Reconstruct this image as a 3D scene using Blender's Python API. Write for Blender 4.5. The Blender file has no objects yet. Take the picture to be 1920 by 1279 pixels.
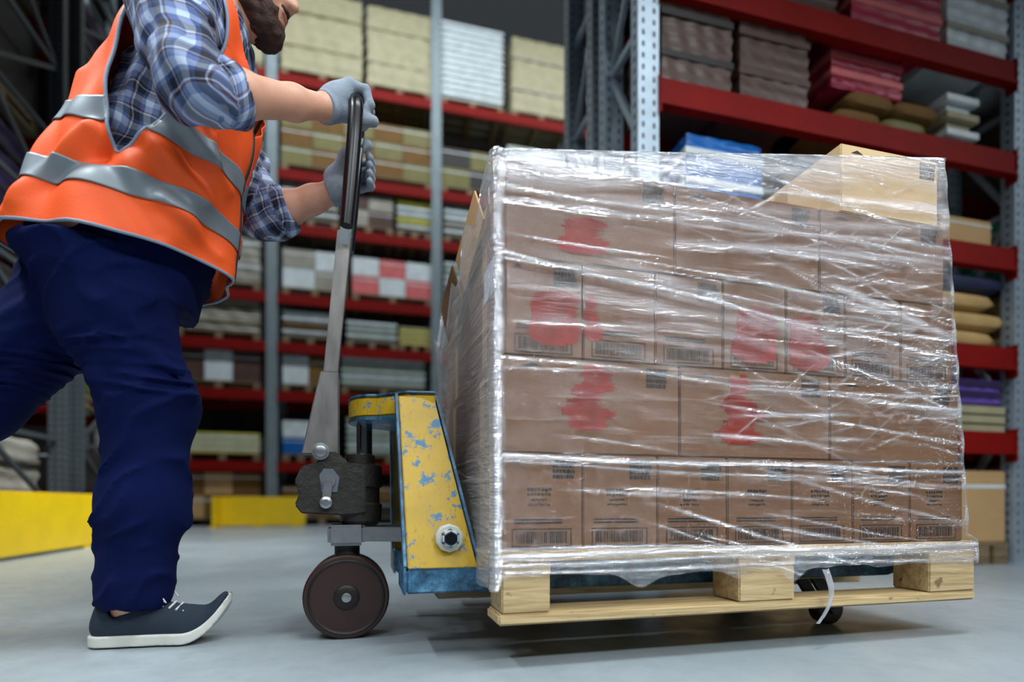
import bpy, bmesh, math, random
import numpy as np
from mathutils import Vector, Matrix

# ------------------------------------------------------------------ camera, world, lights, exposure
SC = bpy.context.scene
PHI = math.radians(14.8)
CP, SP = math.cos(PHI), math.sin(PHI)
OX, OY = -0.0204, 1.08            # near corner of the pallet; u runs along the aisle, v across it

def W(u, v, z):
    return Vector((OX + CP * u - SP * v, OY + SP * u + CP * v, z))

cam_d = bpy.data.cameras.new('camera')
cam = bpy.data.objects.new('camera', cam_d)
SC.collection.objects.link(cam)
cam.location = (0, 0, 0.322)
cam.rotation_euler = (math.pi / 2, 0, 0)
cam_d.sensor_width = 36
cam_d.lens = 36 * 1057 / 1920
cam_d.shift_y = 305.5 / 1920
cam_d.clip_start = 0.02
cam_d.dof.use_dof = True
cam_d.dof.focus_distance = 1.28
cam_d.dof.aperture_fstop = 1.15
SC.camera = cam

world = bpy.data.worlds.new('world')
SC.world = world
world.use_nodes = True
world.node_tree.nodes['Background'].inputs[0].default_value = (0.80, 0.92, 1.0, 1)
world.node_tree.nodes['Background'].inputs[1].default_value = 0.036

SC.view_settings.view_transform = 'Standard'
SC.view_settings.look = 'None'
SC.view_settings.gamma = 1
SC.view_settings.use_curve_mapping = False
SC.view_settings.exposure = 0.22

def area(name, u, v, z, lu, lv, power, col=(0.90, 0.97, 1.0), aim=None, spread=125):
    d = bpy.data.lights.new(name, 'AREA')
    d.shape = 'RECTANGLE'; d.size = lu; d.size_y = lv
    d.energy = power; d.color = col; d.spread = math.radians(spread)
    o = bpy.data.objects.new(name, d); SC.collection.objects.link(o)
    o.location = W(u, v, z)
    if aim is not None:
        dr = W(*aim) - W(u, v, z)
        o.rotation_euler = dr.to_track_quat('-Z', 'Y').to_euler()
    else:
        o.rotation_euler = (0, 0, PHI)
    return o

# rows of ceiling lamps over the aisle and over the far aisle, plus one added fill lamp
area('aisle_and_fill_lamp', -2.1, 0.1, 3.8, 2.2, 0.14, 44, aim=(-0.9, 0.2, 0.8), spread=110)
area('aisle_and_fill_lamp', 0.9, -0.7, 3.8, 2.2, 0.14, 30, aim=(0.6, 0.0, 0.3), spread=100)
area('aisle_and_fill_lamp', -1.6, -3.2, 3.4, 2.4, 0.10, 13, aim=(-0.6, -0.1, 0.2), spread=80)
area('aisle_and_fill_lamp', 1.6, -3.2, 3.4, 2.4, 0.10, 21, aim=(0.7, -0.1, 0.4), spread=80)
area('aisle_and_fill_lamp', 4.2, -2.0, 3.8, 2.4, 0.12, 22, aim=(1.8, 0.0, 0.1), spread=90)
area('aisle_and_fill_lamp', -0.7, 2.4, 3.8, 2.0, 0.12, 34, aim=(-2.2, 3.8, 0.2), spread=75)  # added fill lamp, aimed at the yellow guard to brighten it
for uu in (-3.2, 0.2, 3.6):
    area('far_aisle_lamp', uu, 5.4, 8.8, 2.6, 0.4, 108, aim=(uu, 7.9, 3.0), spread=150)

# ------------------------------------------------------------------ materials
def srgb(r, g, b):
    def f(c):
        c /= 255.0
        return c / 12.92 if c <= 0.04045 else ((c + 0.055) / 1.055) ** 2.4
    return (f(r), f(g), f(b), 1)

class NT:
    def __init__(s, name):
        s.m = bpy.data.materials.new(name); s.m.use_nodes = True
        s.t = s.m.node_tree; s.p = s.t.nodes['Principled BSDF']; s.o = s.t.nodes['Material Output']
    def n(s, typ, **kw):
        x = s.t.nodes.new(typ)
        for k, v in kw.items(): setattr(x, k, v)
        return x
    def l(s, a, b): s.t.links.new(a, b)
    def mix(s, fac, a, b, blend='MIX'):
        x = s.n('ShaderNodeMix', data_type='RGBA', blend_type=blend)
        for sock, val in ((x.inputs[0], fac), (x.inputs[6], a), (x.inputs[7], b)):
            if hasattr(val, 'is_output'): s.l(val, sock)
            else: sock.default_value = val
        return x.outputs[2]
    def math(s, op, a, b=None, c=None, clamp=False):
        x = s.n('ShaderNodeMath', operation=op, use_clamp=clamp)
        for i, val in enumerate((a, b, c)):
            if val is None: continue
            if hasattr(val, 'is_output'): s.l(val, x.inputs[i])
            else: x.inputs[i].default_value = val
        return x.outputs[0]
    def coords(s, scale=(1, 1, 1), rot=(0, 0, 0), attr=None):
        if attr:
            a = s.n('ShaderNodeAttribute', attribute_name=attr); src = a.outputs['Vector']
        else:
            src = s.n('ShaderNodeTexCoord').outputs['Object']
        mp = s.n('ShaderNodeMapping'); mp.inputs['Scale'].default_value = scale; mp.inputs['Rotation'].default_value = rot
        s.l(src, mp.inputs['Vector']); return mp.outputs[0]
    def noise(s, vec, scale, detail=3, rough=0.55, dist=0.0):
        x = s.n('ShaderNodeTexNoise'); x.inputs['Scale'].default_value = scale
        x.inputs['Detail'].default_value = detail; x.inputs['Roughness'].default_value = rough
        x.inputs['Distortion'].default_value = dist
        s.l(vec, x.inputs['Vector']); return x.outputs['Fac']
    def ramp(s, fac, stops, interp='LINEAR'):
        x = s.n('ShaderNodeValToRGB'); x.color_ramp.interpolation = interp
        e = x.color_ramp.elements
        while len(e) < len(stops): e.new(0.5)
        for q, (p, c) in zip(e, stops): q.position = p; q.color = c if len(c) == 4 else (*c, 1)
        s.l(fac, x.inputs[0]); return x.outputs[0]
    def bump(s, h, strength=0.3, dist=0.01):
        x = s.n('ShaderNodeBump'); x.inputs['Strength'].default_value = strength; x.inputs['Distance'].default_value = dist
        s.l(h, x.inputs['Height']); s.l(x.outputs[0], s.p.inputs['Normal']); return x.outputs[0]

MC = {}
def mat(name, col, rough=0.6, metal=0.0, var=0.12, vs=6, bump=0.0, bs=60, stretch=(1, 1, 1), spec=0.5):
    if name in MC: return MC[name]
    q = NT(name)
    v = q.coords(stretch)
    n = q.noise(v, vs, 4)
    dark = tuple(c * (1 - var) for c in col[:3]) + (1,)
    lite = tuple(min(1, c * (1 + var)) for c in col[:3]) + (1,)
    q.l(q.ramp(n, [(0.3, dark), (0.7, lite)]), q.p.inputs['Base Color'])
    q.p.inputs['Roughness'].default_value = rough; q.p.inputs['Metallic'].default_value = metal
    q.p.inputs['Specular IOR Level'].default_value = spec
    if bump: q.bump(q.noise(v, bs, 3), bump, 0.004)
    MC[name] = q.m
    return q.m

def mat_floor():
    q = NT('polished_concrete')
    v = q.coords()
    a = q.noise(v, 0.9, 5, 0.6, 0.6); b = q.noise(v, 14, 5, 0.65)
    c = q.ramp(a, [(0.3, srgb(126, 136, 142)), (0.7, srgb(160, 170, 176))])
    c2 = q.mix(q.ramp(b, [(0.45, (0, 0, 0)), (0.75, (0.35, 0.35, 0.35))]), c, srgb(105, 112, 116))
    q.l(c2, q.p.inputs['Base Color'])
    q.l(q.ramp(b, [(0.3, (0.27,) * 3), (0.8, (0.46,) * 3)]), q.p.inputs['Roughness'])
    q.bump(q.noise(v, 45, 4), 0.12, 0.003)
    return q.m

def mat_wood(name='pale_pine', a=(205, 180, 135), b=(158, 130, 88)):
    if name in MC: return MC[name]
    q = NT(name)
    g = q.noise(q.coords((1.2, 22, 22)), 3.0, 6, 0.6, 1.2)
    k = q.noise(q.coords((4, 6, 6)), 5.0, 2)
    c = q.ramp(g, [(0.3, srgb(*b)), (0.62, srgb(*a))])
    c = q.mix(q.ramp(k, [(0.66, (0, 0, 0)), (0.74, (0.8, 0.8, 0.8))]), c, srgb(105, 78, 48))
    q.l(c, q.p.inputs['Base Color']); q.p.inputs['Roughness'].default_value = 0.75
    q.bump(g, 0.35, 0.003)
    MC[name] = q.m
    return q.m

def mat_card(name='brown_cardboard', a=(172, 130, 92), b=(150, 110, 76)):
    if name in MC: return MC[name]
    q = NT(name)
    g = q.noise(q.coords((1, 1, 60)), 3.0, 3)
    n = q.noise(q.coords(), 5.0, 4)
    c = q.mix(g, srgb(*b), srgb(*a))
    c = q.mix(q.ramp(n, [(0.35, (0.35,) * 3), (0.7, (0, 0, 0))]), c, tuple(x * 0.8 for x in srgb(*b)[:3]) + (1,))
    q.l(c, q.p.inputs['Base Color']); q.p.inputs['Roughness'].default_value = 0.8
    MC[name] = q.m
    return q.m

def mat_chipped():
    q = NT('chipped_yellow_over_blue_paint')
    v = q.coords()
    n = q.noise(v, 26, 8, 0.72); s = q.noise(q.coords((6, 6, 1)), 22, 4, 0.7); big = q.noise(v, 7, 3)
    m = q.math('ADD', n, q.math('MULTIPLY', big, 0.42))
    chip = q.ramp(m, [(0.772, (0, 0, 0)), (0.81, (1, 1, 1))])
    scr = q.ramp(s, [(0.60, (0, 0, 0)), (0.68, (1, 1, 1))])
    yel = q.mix(q.noise(v, 9, 4), srgb(222, 178, 14), srgb(158, 128, 30))
    yel = q.mix(scr, yel, srgb(160, 120, 30))
    c = q.mix(chip, yel, srgb(54, 118, 158))
    q.l(c, q.p.inputs['Base Color']); q.p.inputs['Roughness'].default_value = 0.42
    q.bump(m, 0.15, 0.002)
    return q.m

def mat_blue():
    q = NT('worn_blue_paint')
    v = q.coords()
    n = q.noise(v, 24, 7, 0.7)
    c = q.ramp(n, [(0.38, srgb(26, 50, 70)), (0.55, srgb(50, 100, 134)), (0.68, srgb(96, 144, 170))])
    q.l(c, q.p.inputs['Base Color']); q.p.inputs['Roughness'].default_value = 0.45
    return q.m

def mat_plaid():
    q = NT('blue_white_plaid_cotton')
    a = q.n('ShaderNodeAttribute', attribute_name='cloth'); sp = q.n('ShaderNodeSeparateXYZ'); q.l(a.outputs['Vector'], sp.inputs[0])
    wv = q.noise(q.coords(), 9, 2)
    def band(sock, f, off):
        x = q.math('MULTIPLY_ADD', sock, f, off)
        x = q.math('ADD', x, q.math('MULTIPLY', wv, 1.0))
        return q.math('FRACT', x)
    bx, by = band(sp.outputs[0], 18, 0.1), band(sp.outputs[1], 18, 0.35)
    st = [(0.0, srgb(200, 212, 232)), (0.24, srgb(78, 102, 158)), (0.38, srgb(18, 24, 50)), (0.64, srgb(190, 202, 224)), (0.70, srgb(80, 34, 44)), (0.78, srgb(120, 140, 184))]
    c = q.mix(0.5, q.ramp(bx, st, 'CONSTANT'), q.ramp(by, st, 'CONSTANT'))
    c = q.mix(0.45, c, q.mix(1.0, q.ramp(bx, st, 'CONSTANT'), q.ramp(by, st, 'CONSTANT'), 'MULTIPLY'))
    q.l(c, q.p.inputs['Base Color']); q.p.inputs['Roughness'].default_value = 0.85
    q.bump(q.noise(q.coords(), 38, 4), 0.35, 0.006)
    return q.m

def mat_film():
    q = NT('clear_stretch_film')
    t = q.t
    at = q.n('ShaderNodeAttribute', attribute_name='fold')
    uv = q.coords((1, 1, 1), attr='sheet')
    mp = q.n('ShaderNodeMapping'); mp.inputs['Scale'].default_value = (2.2, 46, 1); mp.inputs['Rotation'].default_value = (0, 0, 0.06); q.l(uv, mp.inputs['Vector'])
    n1 = q.noise(mp.outputs[0], 1.0, 5, 0.6, 0.4)
    mp2 = q.n('ShaderNodeMapping'); mp2.inputs['Scale'].default_value = (7, 60, 1); mp2.inputs['Rotation'].default_value = (0, 0, -0.16); q.l(uv, mp2.inputs['Vector'])
    n2 = q.noise(mp2.outputs[0], 1.0, 4, 0.6, 0.6)
    mp3 = q.n('ShaderNodeMapping'); mp3.inputs['Scale'].default_value = (3, 7, 1); q.l(uv, mp3.inputs['Vector'])
    n3 = q.noise(mp3.outputs[0], 1.0, 2)
    mp4 = q.n('ShaderNodeMapping'); mp4.inputs['Scale'].default_value = (34, 150, 1); mp4.inputs['Rotation'].default_value = (0, 0, 0.35); q.l(uv, mp4.inputs['Vector'])
    n4 = q.noise(mp4.outputs[0], 1.0, 3, 0.6, 0.5)
    h = q.math('ADD', n1, q.math('MULTIPLY', n2, 0.7)); hb = q.math('ADD', h, q.math('MULTIPLY', n4, 0.22))
    b = q.n('ShaderNodeBump'); b.inputs['Strength'].default_value = 0.9; b.inputs['Distance'].default_value = 0.022; q.l(hb, b.inputs['Height'])
    gl = q.n('ShaderNodeBsdfGlossy'); gl.inputs['Roughness'].default_value = 0.07; gl.inputs['Color'].default_value = (0.95, 0.96, 1, 1); q.l(b.outputs[0], gl.inputs['Normal'])
    df = q.n('ShaderNodeBsdfDiffuse'); df.inputs['Color'].default_value = (0.88, 0.88, 0.94, 1); q.l(b.outputs[0], df.inputs['Normal'])
    tr = q.n('ShaderNodeBsdfTransparent'); tr.inputs['Color'].default_value = (0.97, 0.965, 0.97, 1)
    fac = q.math('MULTIPLY_ADD', q.math('POWER', at.outputs['Fac'], 1.7), 0.85, 0.0)  # folds go milky white, which also paints in their bright streaks
    st = q.math('SUBTRACT', h, 0.93)
    fac = q.math('ADD', fac, q.math('MAXIMUM', q.math('MULTIPLY', st, 0.7), 0.0))
    fac = q.math('ADD', fac, q.math('MULTIPLY', q.math('SUBTRACT', n3, 0.5), 0.06), clamp=True)
    m1 = q.n('ShaderNodeMixShader'); q.l(fac, m1.inputs[0]); q.l(tr.outputs[0], m1.inputs[1]); q.l(df.outputs[0], m1.inputs[2])
    gf = q.math('MULTIPLY_ADD', at.outputs['Fac'], 0.55, 0.045, clamp=True)
    m2 = q.n('ShaderNodeMixShader'); q.l(gf, m2.inputs[0]); q.l(m1.outputs[0], m2.inputs[1]); q.l(gl.outputs[0], m2.inputs[2])
    q.l(m2.outputs[0], q.o.inputs['Surface']); t.nodes.remove(q.p)
    return q.m

M = dict(
    floor=mat_floor(), pine=mat_wood(), card=mat_card('brown_cardboard', (130, 90, 50), (102, 68, 38)), chipped=mat_chipped(), blue=mat_blue(), plaid=mat_plaid(), film=mat_film(),
    card_in=mat_card('pale_inner_cardboard', (226, 196, 150), (212, 180, 132)),
    card_pale=mat_card('pale_cardboard', (196, 160, 112), (176, 140, 94)),
    ink=mat('black_carton_ink', srgb(26, 20, 18), 0.8), redink=mat('red_carton_ink', srgb(138, 38, 20), 0.85, var=0.3, spec=0.1, vs=14),
    darkwood=mat_wood('grey_weathered_pallet_wood', (132, 112, 84), (88, 72, 52)),
    orange=mat('fluorescent_orange_polyester', srgb(255, 92, 22), 0.62, var=0.05, bump=0.12, bs=260),
    reflect=mat('grey_reflective_tape', srgb(128, 138, 146), 0.5, 0.2, var=0.06, vs=20),
    piping=mat('grey_piping', srgb(136, 148, 166), 0.6),
    black=mat('black_rubber', srgb(10, 10, 13), 0.3, var=0.1, spec=0.35), zip=mat('black_zip_tape', srgb(26, 24, 28), 0.6),
    navy=mat('navy_work_cotton', srgb(6, 18, 62), 0.9, var=0.12, vs=9, bump=0.2, bs=120, spec=0.12),
    skin=mat('light_skin', srgb(214, 158, 132), 0.5, var=0.07, vs=14), glove=mat('grey_knit_glove', srgb(138, 150, 164), 0.8, var=0.12, vs=40, bump=0.35, bs=240),
    hair=mat('dark_brown_hair', srgb(58, 32, 20), 0.75, var=0.35, vs=70, bump=0.8, bs=160),
    lip=mat('lip_skin', srgb(188, 110, 98), 0.5), eye=mat('eye_white', srgb(220, 220, 215), 0.2), iris=mat('brown_iris', srgb(50, 30, 20), 0.2),
    canvas=mat('dark_grey_canvas', srgb(32, 44, 58), 0.9, var=0.12, bump=0.2), sole=mat('off_white_rubber_sole', srgb(205, 206, 198), 0.6, var=0.06), lace=mat('white_lace', srgb(215, 215, 215), 0.8),
    steel=mat('bare_steel', srgb(158, 160, 164), 0.34, 0.85, var=0.16, vs=25), handle=mat('scuffed_grey_steel', srgb(128, 124, 122), 0.4, 0.55, var=0.22, vs=35, stretch=(1, 1, .3)),
    chrome=mat('polished_rod_steel', srgb(180, 180, 184), 0.16, 1.0, var=0.05), cast=mat('oily_black_casting', srgb(44, 42, 38), 0.5, 0.3, var=0.4, vs=22, bump=0.6, bs=70),
    tyre=mat('dark_red_brown_polyurethane', srgb(50, 29, 26), 0.4, var=0.15), hub=mat('dark_brown_wheel_disc', srgb(28, 21, 20), 0.5, 0.2, var=0.18),
    redbeam=mat('red_beam_paint', srgb(122, 12, 7), 0.62, var=0.12, spec=0.12), galv=mat('galvanised_steel', srgb(160, 176, 190), 0.42, 0.45, var=0.10, vs=12), galv_dark=mat('dark_grey_steel', srgb(58, 64, 68), 0.6, 0.2), galv_mid=mat('dull_galvanised_steel', srgb(120, 134, 140), 0.6, 0.2), hole=mat('dark_slot', srgb(86, 94, 102), 0.8),  # galv_dark: darker steel tone for the left racks
    guard=mat('yellow_guard_paint', srgb(246, 204, 6), 0.38, var=0.06), whitelabel=mat('white_paper', srgb(214, 224, 236), 0.6, var=0.03),
    wall=mat('dark_wall_cladding', srgb(56, 56, 52), 0.8), 
)
def gcol(name, c, rough=0.55): return mat(name, srgb(*c), rough, var=0.14, vs=7, spec=0.3)
G = dict(
    cream=gcol('cream_wrapped_board', (158, 152, 122)), white=gcol('white_plastic', (206, 216, 220), 0.4), grey=gcol('grey_wrapped_goods', (150, 146, 136)),
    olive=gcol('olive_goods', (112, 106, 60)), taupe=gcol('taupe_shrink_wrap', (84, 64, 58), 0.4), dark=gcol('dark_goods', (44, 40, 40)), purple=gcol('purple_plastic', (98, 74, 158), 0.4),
    magenta=gcol('magenta_plastic', (158, 34, 64), 0.4), brown=gcol('brown_sacking', (112, 82, 42), 0.8), teal=gcol('teal_plastic', (22, 172, 146), 0.45), tan=gcol('tan_paper_sack', (182, 150, 98), 0.75),
    navyb=gcol('navy_plastic', (34, 44, 74), 0.5), blueb=gcol('bright_blue_plastic', (8, 92, 168), 0.3), pink=gcol('pink_red_carton', (206, 104, 104)), yellow=gcol('yellow_label_board', (204, 196, 92)),
    pale=gcol('pale_grey_green_board', (176, 188, 178)), indigo=gcol('dark_violet_wrap', (52, 42, 74), 0.4), green=gcol('dark_olive_wrap', (74, 80, 28), 0.5), wood=M['darkwood'], card=M['card_pale'],
)

# ------------------------------------------------------------------ helpers
ORG = {}
def props(o, label=None, cat=None, group=None, kind=None):
    if label: o['label'] = label
    if cat: o['category'] = cat
    if group: o['group'] = group
    if kind: o['kind'] = kind
    return o

def thing(name, label, cat, o, group=None):
    e = bpy.data.objects.new(name, None); SC.collection.objects.link(e)
    e.empty_display_size = 0.05
    e.location = W(*o); e.rotation_euler = (0, 0, PHI)
    ORG[e.name] = o
    return props(e, label, cat, group)

class MB:
    def __init__(s): s.v = []; s.f = []
    def add(s, vs, fs):
        k = len(s.v); s.v += [tuple(x) for x in vs]; s.f += [tuple(i + k for i in f) for f in fs]; return s
    def box(s, a, b):
        x0, y0, z0 = a; x1, y1, z1 = b
        return s.add([(x0, y0, z0), (x1, y0, z0), (x1, y1, z0), (x0, y1, z0), (x0, y0, z1), (x1, y0, z1), (x1, y1, z1), (x0, y1, z1)],
                     [(0, 3, 2, 1), (4, 5, 6, 7), (0, 1, 5, 4), (1, 2, 6, 5), (2, 3, 7, 6), (3, 0, 4, 7)])
    def bar(s, p, q, w, d, side=(0, 1, 0)):
        p, q = Vector(p), Vector(q); t = (q - p).normalized(); sd = Vector(side); sd = (sd - t * sd.dot(t)).normalized(); n = t.cross(sd)
        a, b = n * w / 2, sd * d / 2
        vs = [p - a - b, p + a - b, p + a + b, p - a + b, q - a - b, q + a - b, q + a + b, q - a + b]
        return s.add(vs, [(0, 3, 2, 1), (4, 5, 6, 7), (0, 1, 5, 4), (1, 2, 6, 5), (2, 3, 7, 6), (3, 0, 4, 7)])
    def tube(s, path, r, n=12, cap=True):
        path = [Vector(p) for p in path]; rr = r if isinstance(r, (list, tuple)) else [r] * len(path)
        vs = []; ref = None
        for i, p in enumerate(path):
            t = (path[min(i + 1, len(path) - 1)] - path[max(i - 1, 0)]).normalized()
            if ref is None: ref = Vector((0, 0, 1)) if abs(t.z) < 0.9 else Vector((1, 0, 0))
            a = (ref - t * ref.dot(t)).normalized(); b = t.cross(a); ref = a
            for k in range(n):
                c = 2 * math.pi * k / n; vs.append(p + (a * math.cos(c) + b * math.sin(c)) * rr[i])
        fs = []
        for i in range(len(path) - 1):
            for k in range(n):
                fs.append((i * n + k, i * n + (k + 1) % n, (i + 1) * n + (k + 1) % n, (i + 1) * n + k))
        if cap: fs.append(tuple(range(n - 1, -1, -1))); fs.append(tuple((len(path) - 1) * n + k for k in range(n)))
        return s.add(vs, fs)
    def lathe(s, c, axis, prof, n=40):
        c = Vector(c); ax = Vector(axis).normalized(); a = Vector((0, 0, 1)); a = (a - ax * a.dot(ax)).normalized() if abs(ax.z) < .9 else Vector((1, 0, 0)); b = ax.cross(a)
        vs = []
        for (r, h) in prof:
            for k in range(n):
                t = 2 * math.pi * k / n; vs.append(c + ax * h + (a * math.cos(t) + b * math.sin(t)) * r)
        fs = [(i * n + k, i * n + (k + 1) % n, (i + 1) * n + (k + 1) % n, (i + 1) * n + k) for i in range(len(prof) - 1) for k in range(n)]
        fs.append(tuple(range(n - 1, -1, -1))); fs.append(tuple((len(prof) - 1) * n + k for k in range(n)))
        return s.add(vs, fs)
    def prism(s, A, B):
        n = len(A)
        return s.add(list(A) + list(B), [tuple(range(n - 1, -1, -1)), tuple(range(n, 2 * n))] + [(i, (i + 1) % n, n + (i + 1) % n, n + i) for i in range(n)])
    def build(s, name, m, parent, bevel=0.0, smooth=False, label=None):
        o = ORG[parent.name]
        me = bpy.data.meshes.new(name)
        me.from_pydata([(x - o[0], y - o[1], z - o[2]) for x, y, z in s.v], [], s.f); me.materials.append(m)
        bm = bmesh.new(); bm.from_mesh(me); bmesh.ops.recalc_face_normals(bm, faces=bm.faces)
        if bevel: bmesh.ops.bevel(bm, geom=[e for e in bm.edges if e.calc_face_angle(0) > 0.5], offset=bevel, segments=2, affect='EDGES', clamp_overlap=True)
        bm.to_mesh(me); bm.free()
        if smooth: me.shade_smooth(); me.set_sharp_from_angle(angle=0.7)
        ob = bpy.data.objects.new(name, me); SC.collection.objects.link(ob); ob.parent = parent; ORG[ob.name] = o
        if label: ob['label'] = label
        return ob
    def solo(s, name, m, o, label=None, cat=None, group=None, kind=None, bevel=0.0, smooth=False):
        e = bpy.data.objects.new('tmp', None); ORG['tmp'] = o; e.name = 'tmp'
        ORG[e.name] = o
        ob = s.build(name, m, e, bevel, smooth); ob.parent = None; bpy.data.objects.remove(e)
        ob.location = W(*o); ob.rotation_euler = (0, 0, PHI)
        return props(ob, label, cat, group, kind)

# --- signed-distance modelling with surface nets
def smin(a, b, k):
    h = np.maximum(k - np.abs(a - b), 0) / k
    return np.minimum(a, b) - h * h * k * 0.25

def f_cap(a, b, ra, rb, sv=1.0):
    a = np.array(a, float); b = np.array(b, float); sc = np.array([1, sv, 1.0]); a = a * sc; b = b * sc; ba = b - a; L = max(ba.dot(ba), 1e-9)
    def f(P):
        p = P * sc - a
        h = np.clip(p @ ba / L, 0, 1)
        return np.linalg.norm(p - h[:, None] * ba, axis=1) - (ra + (rb - ra) * h)
    return f

def f_ell(c, r, R=None):
    c = np.array(c, float); r = np.array(r, float)
    def f(P):
        p = P - c
        if R is not None: p = p @ R
        k0 = np.linalg.norm(p / r, axis=1); k1 = np.linalg.norm(p / (r * r), axis=1)
        return k0 * (k0 - 1) / np.maximum(k1, 1e-9)
    return f

class SDF:
    def __init__(s): s.ops = []
    def u(s, fn, k=0.02): s.ops.append(('u', fn, k)); return s
    def sub(s, fn, k=0.01): s.ops.append(('s', fn, k)); return s
    def disp(s, fn): s.ops.append(('d', fn, 0)); return s
    def cap(s, a, b, ra, rb=None, k=0.02, sv=1.0): return s.u(f_cap(a, b, ra, ra if rb is None else rb, sv), k)
    def chain(s, pts, k=0.015):
        for (p, r), (q, t) in zip(pts[:-1], pts[1:]): s.cap(p, q, r, t, k)
        return s
    def __call__(s, P):
        d = None
        for op, fn, k in s.ops:
            e = fn(P)
            if d is None: d = e
            elif op == 'u': d = smin(d, e, k)
            elif op == 's': d = -smin(-d, e, k)
            else: d = d + e
        return d

def polygonize(f, lo, hi, h):
    lo = np.array(lo, float); hi = np.array(hi, float); B = 8
    n = np.ceil((hi - lo) / h / B).astype(int) * B
    F = np.ones(n, np.float32)
    bn = n // B
    bi = np.stack(np.meshgrid(*[np.arange(k) for k in bn], indexing='ij'), -1).reshape(-1, 3)
    bc = lo + (bi * B + (B - 1) / 2) * h
    d = np.concatenate([f(bc[i:i + 60000]) for i in range(0, len(bc), 60000)])
    act = np.abs(d) < B * h * 0.9 * 1.6
    Fb = F.reshape(bn[0], B, bn[1], B, bn[2], B)
    inn = bi[(~act) & (d < 0)]
    Fb[inn[:, 0], :, inn[:, 1], :, inn[:, 2], :] = -1
    loc = np.stack(np.meshgrid(*[np.arange(B)] * 3, indexing='ij'), -1).reshape(-1, 3)
    ab = bi[act]
    for i in range(0, len(ab), 400):
        q = ab[i:i + 400]
        idx = (q[:, None, :] * B + loc[None]).reshape(-1, 3)
        v = f(lo + idx * h)
        F[idx[:, 0], idx[:, 1], idx[:, 2]] = v
    # surface nets
    S = F < 0
    c = np.zeros(np.array(F.shape) - 1, np.uint8)
    for a in (0, 1):
        for b in (0, 1):
            for e in (0, 1): c += S[a:a + c.shape[0], b:b + c.shape[1], e:e + c.shape[2]]
    cells = np.argwhere((c > 0) & (c < 8))
    if len(cells) == 0: return np.zeros((0, 3)), []
    ids = -np.ones(c.shape, np.int64); ids[tuple(cells.T)] = np.arange(len(cells))
    corners = np.array([(a, b, e) for a in (0, 1) for b in (0, 1) for e in (0, 1)])
    val = np.stack([F[tuple((cells + k).T)] for k in corners], 1)
    acc = np.zeros((len(cells), 3)); cnt = np.zeros(len(cells))
    for i in range(8):
        for j in range(i + 1, 8):
            if np.abs(corners[i] - corners[j]).sum() != 1: continue
            a, b = val[:, i], val[:, j]; m = (a < 0) != (b < 0)
            t = np.where(m, a / np.where(a - b == 0, 1, a - b), 0)[:, None]
            acc += np.where(m[:, None], corners[i] + t * (corners[j] - corners[i]), 0); cnt += m
    V = lo + (cells + acc / np.maximum(cnt, 1)[:, None]) * h
    quads = []
    for ax in range(3):
        o1, o2 = [(1, 2), (2, 0), (0, 1)][ax]
        sl0 = [slice(None)] * 3; sl1 = [slice(None)] * 3; sl0[ax] = slice(0, -1); sl1[ax] = slice(1, None)
        A, Bs = S[tuple(sl0)], S[tuple(sl1)]
        e = np.argwhere(A != Bs)
        ok = (e[:, o1] > 0) & (e[:, o2] > 0) & (e[:, o1] < F.shape[o1] - 1) & (e[:, o2] < F.shape[o2] - 1)
        e = e[ok]
        d1 = np.zeros(3, int); d1[o1] = 1; d2 = np.zeros(3, int); d2[o2] = 1
        q = np.stack([ids[tuple((e - d1 - d2).T)], ids[tuple((e - d2).T)], ids[tuple(e.T)], ids[tuple((e - d1).T)]], 1)
        neg = A[tuple(e.T)]
        q[~neg] = q[~neg][:, ::-1]
        quads.append(q)
    return V, np.concatenate(quads)

def mesh_np(name, V, Q, m, parent, smooth=True, attrs=None, label=None):
    o = ORG[parent.name]
    me = bpy.data.meshes.new(name)
    me.from_pydata((V - np.array(o)).tolist(), [], Q.tolist() if hasattr(Q, 'tolist') else Q); me.materials.append(m)
    if smooth: me.shade_smooth()
    for k, a in (attrs or {}).items():
        if a.ndim == 1:
            at = me.attributes.new(k, 'FLOAT', 'POINT'); at.data.foreach_set('value', a.astype(np.float32))
        else:
            at = me.attributes.new(k, 'FLOAT_VECTOR', 'POINT'); at.data.foreach_set('vector', a.astype(np.float32).ravel())
    ob = bpy.data.objects.new(name, me); SC.collection.objects.link(ob); ob.parent = parent; ORG[ob.name] = o
    if label: ob['label'] = label
    return ob

def sculpt(name, f, lo, hi, h, m, parent, **kw):
    V, Q = polygonize(f, lo, hi, h)
    return mesh_np(name, V, Q, m, parent, **kw)

def waves(seed, n, f0, f1):
    r = np.random.RandomState(seed); K = r.normal(size=(n, 3)); K /= np.linalg.norm(K, axis=1)[:, None]; K *= r.uniform(f0, f1, (n, 1)); ph = r.uniform(0, 6.3, n)
    return lambda P: np.sin(P @ K.T + ph).mean(1)

# ------------------------------------------------------------------ the setting
fl = MB().box((-16, -9, -0.05), (20, 13.0, 0)); fl.solo('floor', M['floor'], (0, 0, 0), kind='structure')
MB().box((-16, 12.4, 0), (20, 12.6, 11)).solo('wall_back', M['wall'], (0, 12.4, 0), kind='structure')
MB().box((-9.2, -9, 0), (-9.0, 12.4, 11)).solo('wall_left', M['wall'], (-9, 0, 0), kind='structure')

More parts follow.
